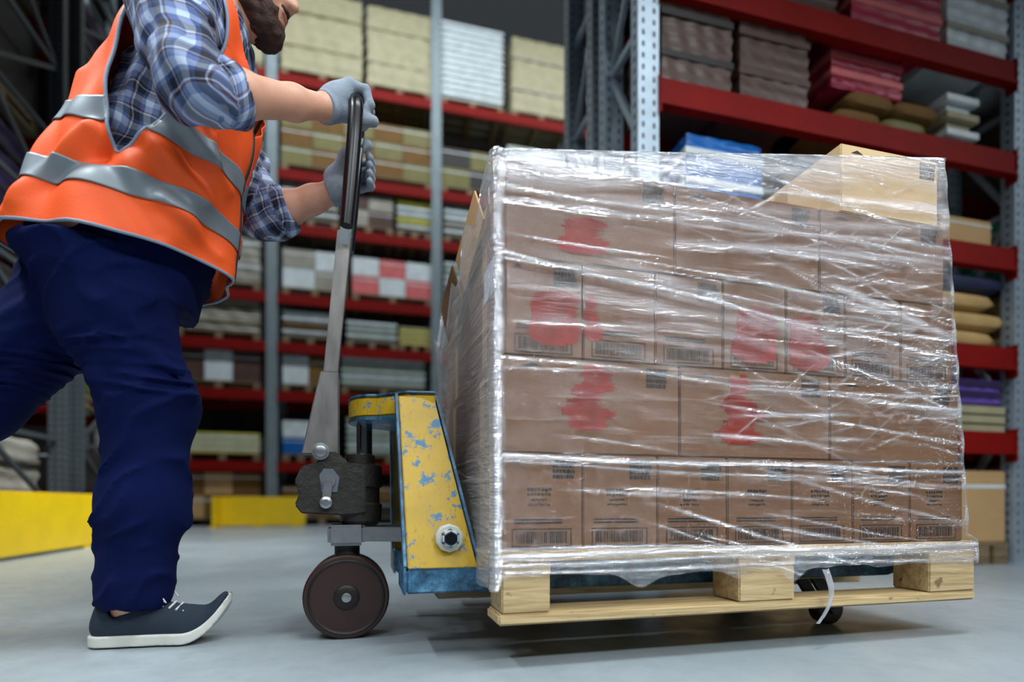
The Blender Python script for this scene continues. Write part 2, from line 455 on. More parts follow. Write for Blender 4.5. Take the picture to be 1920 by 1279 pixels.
# ------------------------------------------------------------------ racks
def upright(u, v0, v1, H, parent, w=0.1, holes=True, gm='galv'):
    for v in (v0, v1):
        s = 0.004; m = MB()
        m.box((u - w / 2, v, 0), (u + w / 2, v + s, H))                       # web facing the aisle
        m.box((u - w / 2, v + s, 0), (u - w / 2 + s, v + 0.07, H)); m.box((u + w / 2 - s, v + s, 0), (u + w / 2, v + 0.07, H))
        m.box((u - w / 2, v + 0.066, 0), (u - w / 2 + .03, v + .07, H)); m.box((u + w / 2 - .03, v + 0.066, 0), (u + w / 2, v + .07, H))
        m.box((u - w / 2 - .02, v - .015, 0), (u + w / 2 + .02, v + .09, .008))
        up = m.build('upright', M[gm], parent)
        if holes:
            q = MB(); k = 0.06
            while k < H:
                q.box((u - w / 2 + .018, v - .0012, k), (u - w / 2 + .030, v - .0002, k + .022)); q.box((u + w / 2 - .030, v - .0012, k), (u + w / 2 - .018, v - .0002, k + .022))
                for e in (-1, 1):
                    x0 = u + e * (w / 2 + .0007)
                    q.box((x0 - .0006, v + .025, k), (x0 + .0006, v + .042, k + .022))
                k += 0.05 if H < 6 else 0.1
            props(q.build('slot_row', M['hole'], up), kind='stuff')
    m = MB(); k = 0.25; flip = 0
    while k + .55 < H:
        m.bar((u, v0 + .04, k), (u, v1 + .03, k), .03, .025, (1, 0, 0))
        a, b = (v0 + .04, v1 + .03) if flip else (v1 + .03, v0 + .04)
        m.bar((u, a, k), (u, b, k + .55), .03, .022, (1, 0, 0)); k += .55; flip = 1 - flip
    m.build('brace', M[gm], parent)

def rack(label, us, v0, depth, H, levels, bh, gm='galv', w=.1):
    t = thing('pallet_rack', label, 'rack', (us[0], v0, 0))
    for u in us: upright(u, v0, v0 + depth - .07, H, t, w, gm=gm)
    for a, b in zip(us[:-1], us[1:]):
        for z in levels:
            for v in (v0 - .008, v0 + depth - .05):
                m = MB(); m.box((a + w / 2 + .002, v, z - bh), (b - w / 2 - .002, v + .045, z)); m.box((a + w / 2 + .002, v - .006, z - bh), (b - w / 2 - .002, v, z - bh + .018))
                be = m.build('beam', M['redbeam'], t)
                for ca in (a + w / 2 - .001, b - w / 2 - .006): MB().box((ca, v - .008, z - bh - .04), (ca + .007, v + .05, z + .02)).build('beam_connector', M['redbeam'], be)
    return t

NEAR_L = [0.70, 1.147, 1.675, 2.185, 2.67, 3.16]
US = [0.945, 3.15, 5.40, 7.65]
rack('nearer red and grey shelving rack right behind the wrapped load, front row', US, 1.17, 0.42, 3.9, NEAR_L, 0.115)
rack('red and grey shelving rack backing onto the front row behind the wrapped load', US, 1.68, 0.42, 3.9, NEAR_L, 0.115)
FAR_L = [0.95, 2.0, 2.72, 3.45, 4.5, 5.3, 6.72]
FU = [-3.99, -1.56, 0.87, 3.3, 5.73]
rack('distant tall pallet rack across the hall, seen behind the truck handle', FU, 7.9, 1.1, 8.6, FAR_L, 0.15, gm='galv_mid', w=.16)

# goods -------------------------------------------------------------
rnd = random.Random(5)
def pallet_mb(u0, u1, v0, v1, z):
    m = MB(); n = 5; L = u1 - u0
    for i in range(n):
        w = (v1 - v0) * .13; c = v0 + (v1 - v0 - w) * i / (n - 1); m.box((u0, c, z + .1), (u1, c + w, z + .118))
    for k in range(3):
        a = u0 + (L - .1) * k / 2
        m.box((a, v0, z + .078), (a + .1, v1, z + .1)); m.box((a, v0, z), (a + .1, v1, z + .018))
        for j in range(3):
            b = v0 + (v1 - v0 - .1) * j / 2; m.box((a, b, z + .018), (a + .1, b + .1, z + .078))
    return m

def goods(kind, c, u0, u1, v0, v1, z, h, label, cat, group=None, c2=None, pal=True, name=None):
    names = dict(cartons='carton_stack', trays='tray_stack', wrapped='wrapped_load', boards='board_stack', sacks='sack_stack')
    t = thing(name or names[kind], label, cat, ((u0 + u1) / 2, (v0 + v1) / 2, z), group)
    zb = z + .001
    if pal: pallet_mb(u0, u1, v0, v1, zb).build('pallet', M['darkwood'], t); zb += .118
    H = h - (zb - z); m = G[c]; m2 = G[c2] if c2 else m
    if kind == 'cartons':
        nr = max(1, round(H / .32)); nc = max(1, round((u1 - u0) / .42))
        for r in range(nr):
            for k in range(nc):
                a = u0 + (u1 - u0) * k / nc; b = u0 + (u1 - u0) * (k + 1) / nc; p = zb + H * r / nr; q = zb + H * (r + 1) / nr
                bx = MB().box((a + .003, v0 + .01, p), (b - .003, v1 - .01, q - .003)).build('carton', m2 if (r + k) % 2 else m, t, bevel=.004)
                MB().box((a + .003, v0 + .0085, p + (q - p) * .75), (b - .003, v0 + .0098, p + (q - p) * .80)).build('tape', G['white'], bx)
    elif kind == 'trays':
        n = max(2, round(H / .1))
        for r in range(n):
            p = zb + H * r / n; q = zb + H * (r + 1) / n; m_ = MB()
            m_.box((u0 + .03, v0 + .03, p), (u1 - .03, v1 - .03, p + (q - p) * .55)); m_.box((u0, v0, p + (q - p) * .55), (u1, v1, q - .004))
            m_.build('tray', m2 if r % 3 == 1 else m, t, bevel=.003)
    elif kind == 'wrapped':
        nu, nz = 26, 22; V = []; F = []
        r_ = np.random.RandomState(int(abs(u0) * 100 + z * 10)); ph = r_.uniform(0, 6, 6)
        per = [(u0, v0), (u1, v0), (u1, v1), (u0, v1)]; ring = []
        for i in range(4):
            a, b = per[i], per[(i + 1) % 4]
            for k in range(nu): f = k / nu; ring.append((a[0] + (b[0] - a[0]) * f, a[1] + (b[1] - a[1]) * f))
        cu, cv = (u0 + u1) / 2, (v0 + v1) / 2; N = len(ring)
        for j in range(nz + 1):
            zz = zb + H * j / nz
            for i, (x, y) in enumerate(ring):
                e = 1 - .018 * (1 + math.sin(j * 1.9 + ph[0] + .05 * i)) - .012 * math.sin(i * .9 + j * .35 + ph[1]) - (.03 if j == nz else 0)
                V.append((cu + (x - cu) * e, cv + (y - cv) * e, zz))
        for j in range(nz):
            for i in range(N): F.append((j * N + i, j * N + (i + 1) % N, (j + 1) * N + (i + 1) % N, (j + 1) * N + i))
        F.append(tuple(nz * N + i for i in range(N))); F.append(tuple(range(N - 1, -1, -1)))
        MB().add(V, F).build('load', m, t, smooth=True)
        w = MB()
        for j in range(2): zz = zb + H * (.28 + .42 * j); w.box((u0 - .004, v0 - .004, zz), (u1 + .004, v1 + .004, zz + .03))
        w.build('strap', m2, t)
    elif kind == 'boards':
        n = max(2, round(H / .045))
        for r in range(n):
            o_ = rnd.uniform(-.015, .015); p = zb + H * r / n
            MB().box((u0 + .01 + o_, v0 + .01, p), (u1 - .01 + o_, v1 - .01, p + H / n * .8)).build('board', m2 if r % 2 else m, t, bevel=.002)
    elif kind == 'sacks':
        nr = max(1, round(H / .105)); nc = max(1, round((u1 - u0) / .36))
        for r in range(nr):
            for k in range(nc):
                a = u0 + (u1 - u0) * (k + .5) / nc + (.04 if r % 2 else -.04); p = zb + H * (r + .5) / nr
                w_, hh = (u1 - u0) / nc * .52, H / nr * .52; V = []; F = []; nn = 14; ns = 9
                for j in range(ns):
                    s_ = -1 + 2 * j / (ns - 1); e = (1 - abs(s_) ** 5) ** .5 if abs(s_) < 1 else .12; e = max(e, .12)
                    for i in range(nn):
                        t_ = 2 * math.pi * i / nn; cc, ss = math.cos(t_), math.sin(t_)
                        V.append((a + w_ * s_, (v0 + v1) / 2 + (v1 - v0) * .47 * math.copysign(abs(cc) ** .5, cc) * (.8 + .2 * e), p + hh * e * math.copysign(abs(ss) ** .7, ss)))
                for j in range(ns - 1):
                    for i in range(nn): F.append((j * nn + i, j * nn + (i + 1) % nn, (j + 1) * nn + (i + 1) % nn, (j + 1) * nn + i))
                F.append(tuple(range(nn - 1, -1, -1))); F.append(tuple((ns - 1) * nn + i for i in range(nn)))
                MB().add(V, F).build('sack', m2 if (r * 3 + k) % 4 == 1 else m, t, smooth=True)
    return t

# near rack, front row: v 1.17..1.59
A, Bv = 1.19, 1.565
def near(kind, c, u0, u1, lev, h, label, cat, **k):
    z = 0 if lev < 0 else NEAR_L[lev]
    return goods(kind, c, u0, u1, A, Bv, z, h, label, cat, **k)
near('cartons', 'card', 2.72, 3.08, -1, .50, 'tan cartons on a pallet on the floor, tight behind the pallet corner', 'cartons')
near('cartons', 'card', 3.24, 4.15, -1, .50, 'tan cartons stacked two high on a floor pallet at the frame edge', 'cartons')
near('cartons', 'card', 1.05, 1.75, -1, .50, 'cartons on the floor under the rack behind the film, by its end upright', 'cartons')
near('cartons', 'card', 1.80, 2.55, -1, .50, 'cartons on the floor under the middle of the rack bay behind the film', 'cartons')
near('boards', 'cream', 2.60, 3.08, 0, .15, 'cream boards piled on the lowest shelf, just past the load', 'boards', pal=False)
near('boards', 'cream', 3.24, 4.2, 0, .10, 'cream boards on the lowest shelf beyond the second upright', 'boards', pal=False)
goods('wrapped', 'purple', 2.68, 3.06, A + .02, Bv - .02, NEAR_L[0] + .152, .13, 'purple wrapped packs lying on the cream boards', 'package', pal=False, c2='indigo')
goods('wrapped', 'purple', 3.28, 4.1, A + .02, Bv - .02, NEAR_L[0] + .102, .14, 'purple wrapped packs on boards beyond the second upright', 'package', pal=False, c2='white')
near('cartons', 'card', 1.05, 2.5, 0, .36, 'brown cartons on the lowest shelf, hidden behind the film', 'cartons', pal=False)
near('sacks', 'tan', 2.55, 3.07, 1, .40, 'tan sacks with dark bands piled on the second shelf beside the load', 'sacks', pal=False, c2='navyb')
near('sacks', 'tan', 3.24, 4.2, 1, .36, 'tan sacks piled on the second shelf beyond the second upright', 'sacks', pal=False, c2='olive')
near('cartons', 'taupe', 1.05, 2.45, 1, .38, 'dull brown cartons on the second shelf seen through the film', 'cartons', pal=False)
near('cartons', 'card', 2.62, 2.98, 2, .15, 'small tan carton on the third shelf above the orange beam', 'carton', pal=False, c2='cream', name='carton')
near('wrapped', 'teal', 3.22, 3.9, 2, .24, 'bright teal package at the frame edge on the third shelf', 'package', pal=False, c2='white')
near('wrapped', 'blueb', 1.14, 1.54, 2, .31, 'shiny bright blue package peeking over the film top edge', 'package', pal=False, c2='white', name='blue_package')
near('cartons', 'brown', 1.66, 2.5, 2, .22, 'dark brown cartons on the third shelf behind the open carton flap', 'cartons', pal=False)
near('wrapped', 'taupe', 1.02, 1.38, 3, .44, 'taupe shrink-wrapped block next to the rack end upright', 'wrapped goods', pal=False, c2='dark')
near('wrapped', 'taupe', 1.42, 1.80, 3, .43, 'second taupe shrink-wrapped block from the rack end upright', 'wrapped goods', pal=False, c2='taupe')
near('sacks', 'brown', 2.02, 2.60, 3, .20, 'brown sacking bundles heaped on the fourth shelf', 'bundles', pal=False, c2='olive')
goods('wrapped', 'magenta', 1.98, 2.42, A + .05, Bv - .02, NEAR_L[3] + .203, .21, 'magenta package lying on the brown bundles', 'package', pal=False, c2='pink')
near('trays', 'white', 2.66, 2.88, 3, .27, 'white trays stacked on the fourth shelf at the end of the bay', 'trays', pal=False, c2='cream')
near('wrapped', 'taupe', 3.22, 3.9, 3, .38, 'grey-brown wrapped block on the fourth shelf beyond the second upright', 'wrapped goods', pal=False, c2='taupe')
near('trays', 'white', 3.22, 3.9, 4, .40, 'bright white trays high up beyond the second upright', 'trays', pal=False)
near('wrapped', 'magenta', 2.05, 2.62, 4, .40, 'magenta package on the high shelf by the sloping red beam', 'package', pal=False, c2='pink')
near('wrapped', 'white', 2.66, 3.08, 4, .42, 'large white package at the top corner of the bay', 'package', pal=False, c2='grey')
near('wrapped', 'taupe', 1.04, 1.98, 4, .42, 'dark taupe block on the high shelf above the first sloping beam', 'wrapped goods', pal=False, c2='dark')
for lv in range(-1, 6):
    z = 0 if lv < 0 else NEAR_L[lv]
    for j, (a, b) in enumerate(((1.02, 2.03), (2.07, 3.08), (3.24, 4.24), (4.3, 5.3))):
        words = ['on the floor', 'on the first shelf', 'on the second shelf', 'on the third shelf', 'on the fourth shelf', 'on the fifth shelf', 'on the top shelf'][lv + 1]
        pos = ['nearest the rack end', 'middle of the first bay', 'past the second upright', 'furthest along the row'][j]
        goods('cartons', 'dark' if (lv + j) % 3 else 'brown', a, b, 1.70, 2.08, z, .40 if lv >= 0 else .5, 'dark cartons, back row %s, %s' % (words, pos), 'cartons', pal=False, group='dark cartons in the back row of the nearer rack')

# far rack
def far(kind, c, u0, u1, lev, h, label, cat='pallet load', **k):
    z = 0 if lev < 0 else FAR_L[lev]
    return goods(kind, c, u0, u1, 7.95, 8.85, z, h, label, cat, **k)
far('wrapped', 'cream', -2.75, -1.68, 6, 1.35, 'tall cream load on the top level, left of the face', c2='grey')
far('wrapped', 'cream', -1.44, -.26, 6, 1.35, 'tall cream load on the top level, right of the face', c2='olive')
far('wrapped', 'cream', -.20, .80, 6, 1.35, 'tall cream load on the top level beside the white trays', c2='cream')
far('trays', 'white', .95, 1.98, 6, 1.35, 'tall stack of white trays on the top level')
far('wrapped', 'cream', 2.12, 3.15, 6, 1.35, 'tall cream load on the top level beyond the white trays', c2='grey')
far('cartons', 'olive', -1.44, .80, 5, .95, 'olive cartons on the sixth level behind the raised glove', c2='brown')
far('cartons', 'olive', .95, 1.9, 5, .75, 'olive cartons on the sixth level below the white trays', c2='dark')
far('cartons', 'pale', 2.05, 3.15, 5, .95, 'pale grey boxes just above the load corner', c2='white')
far('cartons', 'grey', -3.8, -1.7, 5, .95, 'grey cartons on the sixth level behind the shoulder', c2='olive')
far('trays', 'white', -1.42, -.62, 4, .66, 'white trays beside the lower sleeve', c2='grey')
far('cartons', 'grey', -.55, .2, 4, .62, 'grey cartons behind the black grip', c2='taupe')
far('trays', 'white', .26, .80, 4, .60, 'white and yellow boxes right of the grips', c2='yellow')
far('trays', 'white', 1.0, 1.65, 4, .66, 'white trays left of the load top corner', c2='grey')
far('cartons', 'olive', 1.75, 3.15, 4, .6, 'olive cartons behind the load top corner', c2='dark')
far('cartons', 'olive', -3.8, -1.7, 4, .6, 'olive cartons behind the vest on the fifth level', c2='brown')
far('cartons', 'white', -1.42, -.50, 3, .70, 'white cartons left of the handle bar', c2='grey')
far('cartons', 'pink', -.42, .80, 3, .68, 'pink and white cartons right of the handle bar', c2='white')
far('trays', 'white', 1.0, 1.8, 3, .75, 'white trays just left of the loose film', c2='pale')
far('wrapped', 'grey', -2.85, -1.72, 3, .92, 'grey wrapped load beside the vest hem', c2='white')
far('trays', 'white', -1.42, -.62, 2, .5, 'white trays at handle mid height', c2='brown')
far('trays', 'white', -.50, .26, 2, .42, 'white slatted stack behind the handle bar', c2='pale')
far('boards', 'yellow', .28, .80, 2, .40, 'yellow boards beside the white slatted stack', c2='cream')
far('trays', 'pale', .98, 1.9, 2, .5, 'pale trays on the third level near the loose film', c2='white')
far('wrapped', 'grey', -2.85, -1.72, 2, .60, 'grey wrapped load just below the vest hem load', c2='olive')
far('trays', 'pale', -.58, .70, 1, .60, 'pale grey-green trays above the truck head plate', c2='white')
far('cartons', 'white', -1.42, -.68, 1, .55, 'white and brown cartons left of the handle foot', c2='brown')
far('cartons', 'taupe', -2.85, -1.72, 1, .56, 'grey-brown cartons beside the knee', c2='white')
far('trays', 'white', 1.0, 2.2, 1, .56, 'white trays near the top of the yellow plate', c2='grey')
far('trays', 'pale', -.5, .75, 0, .70, 'pale trays seen between piston and yellow plate', c2='white')
far('cartons', 'blueb', -1.42, -.9, 0, .62, 'blue cartons at the foot of the handle', c2='white')
far('boards', 'yellow', -2.75, -1.72, 0, .42, 'yellow-white boards beside the shin', c2='white')
far('boards', 'white', 1.0, 2.2, 0, .6, 'white boards low down behind the loose film', c2='grey')
far('cartons', 'card', -2.85, -1.72, -1, .78, 'brown cartons on a floor pallet beside the shin', c2='brown')
far('cartons', 'grey', -1.42, -.3, -1, .60, 'grey cartons on the floor behind the pump', c2='brown')
far('cartons', 'dark', -.2, .80, -1, .60, 'dark cartons on the floor behind the yellow plate', c2='brown')
far('wrapped', 'dark', -3.85, -2.95, -1, .78, 'dark wrapped block on the floor behind the trouser leg', c2='grey')
for lv, cc in ((0, 'grey'), (1, 'dark'), (2, 'olive'), (3, 'dark')):
    far('cartons', cc, -3.85, -2.95, lv, .6, ['grey', 'dark', 'olive', 'black'][lv] + ' cartons in the far rack, behind the worker, ' + ['lowest level', 'second level', 'third level', 'fourth level'][lv], c2='grey')

# rack row at the left, seen end-on, with its guard
LL = [1.15, 2.1, 3.0, 3.9]
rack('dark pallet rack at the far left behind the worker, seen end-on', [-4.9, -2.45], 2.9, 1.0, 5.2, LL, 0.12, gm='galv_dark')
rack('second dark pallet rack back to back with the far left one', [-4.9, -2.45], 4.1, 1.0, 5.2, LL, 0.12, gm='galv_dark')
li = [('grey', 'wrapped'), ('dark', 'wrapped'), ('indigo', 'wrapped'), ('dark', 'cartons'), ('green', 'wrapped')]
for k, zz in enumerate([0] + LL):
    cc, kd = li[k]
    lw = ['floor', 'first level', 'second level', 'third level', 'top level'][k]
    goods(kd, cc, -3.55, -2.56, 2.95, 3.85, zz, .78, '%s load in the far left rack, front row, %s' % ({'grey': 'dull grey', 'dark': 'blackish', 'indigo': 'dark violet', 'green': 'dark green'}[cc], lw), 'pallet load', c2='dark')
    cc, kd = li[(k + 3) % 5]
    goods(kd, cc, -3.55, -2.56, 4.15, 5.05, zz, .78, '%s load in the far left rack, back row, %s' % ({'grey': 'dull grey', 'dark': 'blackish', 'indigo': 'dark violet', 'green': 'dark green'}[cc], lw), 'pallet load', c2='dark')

def guard(label, u0, u1, v0, v1, h):
    t = thing('rack_guard', label, 'guard', (u0, v0, 0))
    MB().box((u0, v0, 0.02), (u1, v1, h)).build('panel', M['guard'], t, bevel=.006)
    n = 3
    for i in range(n):
        v = v0 + (v1 - v0 - .08) * i / (n - 1) if v1 - v0 > u1 - u0 else v0 + .005
        u = u1 + .001 if v1 - v0 > u1 - u0 else u0 + (u1 - u0 - .1) * i / (n - 1)
        MB().box((u - .09, v, 0), (u - .001 if v1 - v0 > u1 - u0 else u + .05, v + .08, .02)).build('foot_plate', M['guard'], t)
    return t
guard('long yellow rack guard low on the floor at the far left', -2.25, -2.2, 2.2, 5.25, .395)
guard('short yellow guard at the foot of the distant rack upright', -2.15, -1.05, 7.45, 7.5, .42)
guard('second short yellow guard end-on beside the distant rack upright', -2.2, -2.15, 7.2, 7.9, .42)

# ------------------------------------------------------------------ the pallet
PZ = 0.087
pal = thing('wooden_pallet', 'pale pine pallet lifted on the forks under the wrapped cartons', 'pallet', (0.6, 0.4, PZ))
for i in range(5):
    w = (.145, .1, .145, .1, .145)[i]; v = (0, .185, .3275, .515, .655)[i]
    MB().box((0, v, PZ + .122), (1.2, v + w, PZ + .144)).build('deck_board', M['pine'], pal, bevel=.002)
for u, w in ((0, .1), (.5275, .145), (1.055, .145)):
    MB().box((u, .001, PZ + .1), (u + w, .799, PZ + .1215)).build('stringer_board', M['pine'], pal, bevel=.0015)
    for v in (.0, .3275, .70):
        MB().box((u + .001, v + .001, PZ + .0225), (u + w - .001, v + (.145 if v == .3275 else .1) - .001, PZ + .0995)).build('block', M['pine'], pal, bevel=.003)
for v in (0, .3275, .70):
    MB().box((0 if v else -.006, v, PZ), (1.2, v + (.145 if v == .3275 else .1), PZ + .022)).build('bottom_board', M['pine'], pal, bevel=.004)

# ------------------------------------------------------------------ cartons
DZ = PZ + .1445
LH = .19
ordn = ['first', 'second', 'third', 'fourth', 'fifth', 'sixth', 'seventh']
def carton(u0, u1, v0, v1, z0, z1, label, group, prints=(), m=None, open_top=False):
    t = thing('carton', label, 'carton', (u0, v0, z0), group)
    g = .0012
    b = MB().box((u0 + g, v0 + g, z0 + .0004), (u1 - g, v1 - g, z1 - .0008)).build('body', m or M['card'], t, bevel=.0025)
    q = .0006; f = v0 + g
    tp = MB().box((u0 + g - .0003, (v0 + v1) / 2 - .024, z0 + .02), (u0 + g + .0002, (v0 + v1) / 2 + .024, z1 - .01))
    tp.build('tape', M['card_pale'], t)
    W_ = u1 - u0; H_ = z1 - z0
    if 'text' in prints:
        m_ = MB(); r = random.Random(int(u0 * 1000) + int(z0 * 1000)); uc = u0 + W_ * .46
        for i, (dz, w, th) in enumerate(((.60, .052, .007), (.55, .05, .006), (.50, .034, .005), (.45, .046, .005))):
            n = 7
            for k in range(n):
                a = uc - w / 2 + w * k / n; e = r.uniform(.0, .003)
                m_.box((a, f - q, z0 + H_ * dz + e), (a + w / n * r.uniform(.5, .85), f - .0001, z0 + H_ * dz + th + e * .4))
        m_.build('printed_lines', M['ink'], t)
    if 'bar' in prints:
        m_ = MB(); a, b_ = u0 + W_ * .12, u0 + W_ * .86; c, d = z0 + .006, z0 + .040; w = .0022
        m_.box((a, f - q, c), (b_, f - .0001, c + w)); m_.box((a, f - q, d), (b_, f - .0001, d + w)); m_.box((a, f - q, c), (a + w, f - .0001, d)); m_.box((b_ - w, f - q, c), (b_, f - .0001, d))
        x = a + .008
        r = random.Random(int(u0 * 999))
        while x < b_ - .012:
            w2 = r.choice((.0012, .0022, .003)); m_.box((x, f - q, c + .007), (x + w2, f - .0001, d - .004)); x += w2 + r.choice((.0012, .002, .0028))
        m_.build('barcode', M['ink'], t)
        m_ = MB()
        for dz in (.052, .058): m_.box((a + .004, f - q, z0 + dz), (b_ - .02, f - .0001, z0 + dz + .003))
        m_.build('small_print', M['ink'], t)
    if 'stamp' in prints:
        m_ = MB(); a = u0 + W_ * (.62 if W_ < .2 else .80); r = random.Random(int(u0 * 777))
        for i in range(4):
            x = a; zz = z1 - .018 - i * .0105
            while x < a + .045:
                w2 = r.uniform(.003, .008); m_.box((x, f - q, zz), (x + w2, f - .0001, zz + .008)); x += w2 + .0015
        m_.build('printed_stamp', M['ink'], t)
        MB().add([(u0 + W_ * .1, f - q, z1 - .02), (u0 + W_ * .22, f - q, z1 - .02), (u0 + W_ * .16, f - q, z1 - .012)], [(0, 1, 2)]).build('printed_arrow', M['ink'], t)
    for pr in prints:
        if isinstance(pr, tuple):
            a, b_, c, d = pr
            n = 26; m_ = MB(); r = random.Random(int(a * 500) + int(u0 * 100)); w0 = w1 = 0
            for k in range(n):
                f_ = (k + .5) / n; e_ = .5 * (b_ - a) * (1 - (1 - abs(2 * f_ - 1) ** 6) ** .5)
                w0 = min(.12, max(0, w0 + r.uniform(-.035, .04))); w1 = min(.16, max(0, w1 + r.uniform(-.045, .05)))
                x_a, x_b = a + e_ + w0, b_ - e_ - w1
                if x_b > x_a: m_.box((u0 + W_ * x_a, f - q * 1.2, z0 + H_ * (c + (d - c) * k / n)), (u0 + W_ * x_b, f - .0001, z0 + H_ * (c + (d - c) * (k + .93) / n)))
            m_.build('red_print', M['redink'], t)
    return t

rows = ['bottom', 'second', 'third', 'fourth']
for r in range(4):
    z0 = DZ + r * LH; z1 = z0 + LH; n = 7 if r in (0, 2) else 3; w = ((1.165, 1.152, 1.132, 1.105)[r]) / n
    off = .0 if r < 2 else .006
    for k in range(n):
        u0 = .002 + off + k * (w - off / n); u1 = u0 + w - off / n
        pr = ['text', 'bar', 'stamp'] if n == 7 else ['stamp']
        if r == 2:
            pr = ['bar'] + (['stamp'] if k in (0, 2, 4) else [])
            if k == 0: pr += [(.22, .98, .12, .70)]
            if k == 1: pr += [(.0, .30, .2, .7)]
            if k == 3: pr += [(.10, .9, .1, .75)]
            if k == 4: pr += [(.0, .75, .05, .7)]
        if r == 1:
            if k == 0: pr += [(.32, .62, .25, .95)]
            if k == 1: pr += [(.20, .55, .15, .95)]
        if r == 3 and k == 0: pr += [(.22, .60, .1, .5)]
        kind = 'narrow' if n == 7 else 'wide'
        carton(u0, u1, .004, .392, z0, z1, '%s brown carton in the %s row, %s from the truck end' % (kind, rows[r], ordn[k]), 'brown cartons stacked on the pallet', pr)
    carton(.002 + off, .002 + off + w, .396, .785, z0, z1 - (.0 if r < 3 else .03), '%s carton in the %s row at the truck end, rear column' % ('narrow' if n == 7 else 'wide', rows[r]), 'brown cartons stacked on the pallet')
zt = DZ + 4 * LH
# top cartons at the far end
carton(.80, 1.088, .004, .39, zt, zt + .158, 'topmost pale carton with its corner above the film, far end of the load', 'brown cartons stacked on the pallet', ['stamp'], m=M['card_in'])

# loose cardboard at the truck end and the paper label
cs = MB(); cs.add([(-.004, .13, .93), (-.004, .36, .86), (-.020, .40, .955), (-.018, .16, 1.005), (-.008, .13, .93), (-.008, .36, .86), (-.024, .40, .955), (-.022, .16, 1.005)], [(0, 1, 2, 3), (7, 6, 5, 4), (0, 4, 5, 1), (1, 5, 6, 2), (2, 6, 7, 3), (3, 7, 4, 0)])
cs.solo('cardboard_sheet', M['card_pale'], (0, .25, .93), 'loose tan cardboard sheet tucked in film at the truck end of the load', 'cardboard')
cs = MB(); cs.add([(-.012, .36, .84), (-.012, .60, .80), (-.03, .62, .90), (-.03, .40, .94), (-.016, .36, .84), (-.016, .60, .80), (-.034, .62, .90), (-.034, .40, .94)], [(0, 1, 2, 3), (7, 6, 5, 4), (0, 4, 5, 1), (1, 5, 6, 2), (2, 6, 7, 3), (3, 7, 4, 0)])
cs.solo('cardboard_sheet', M['card'], (0, .5, .9), 'second cardboard sheet lower and further back in the torn film', 'cardboard')
MB().box((-.0125, .012, .735), (-.0115, .10, .80)).solo('paper_label', M['whitelabel'], (-.012, .05, .73), 'white paper label on the end of the wrapped load', 'label')

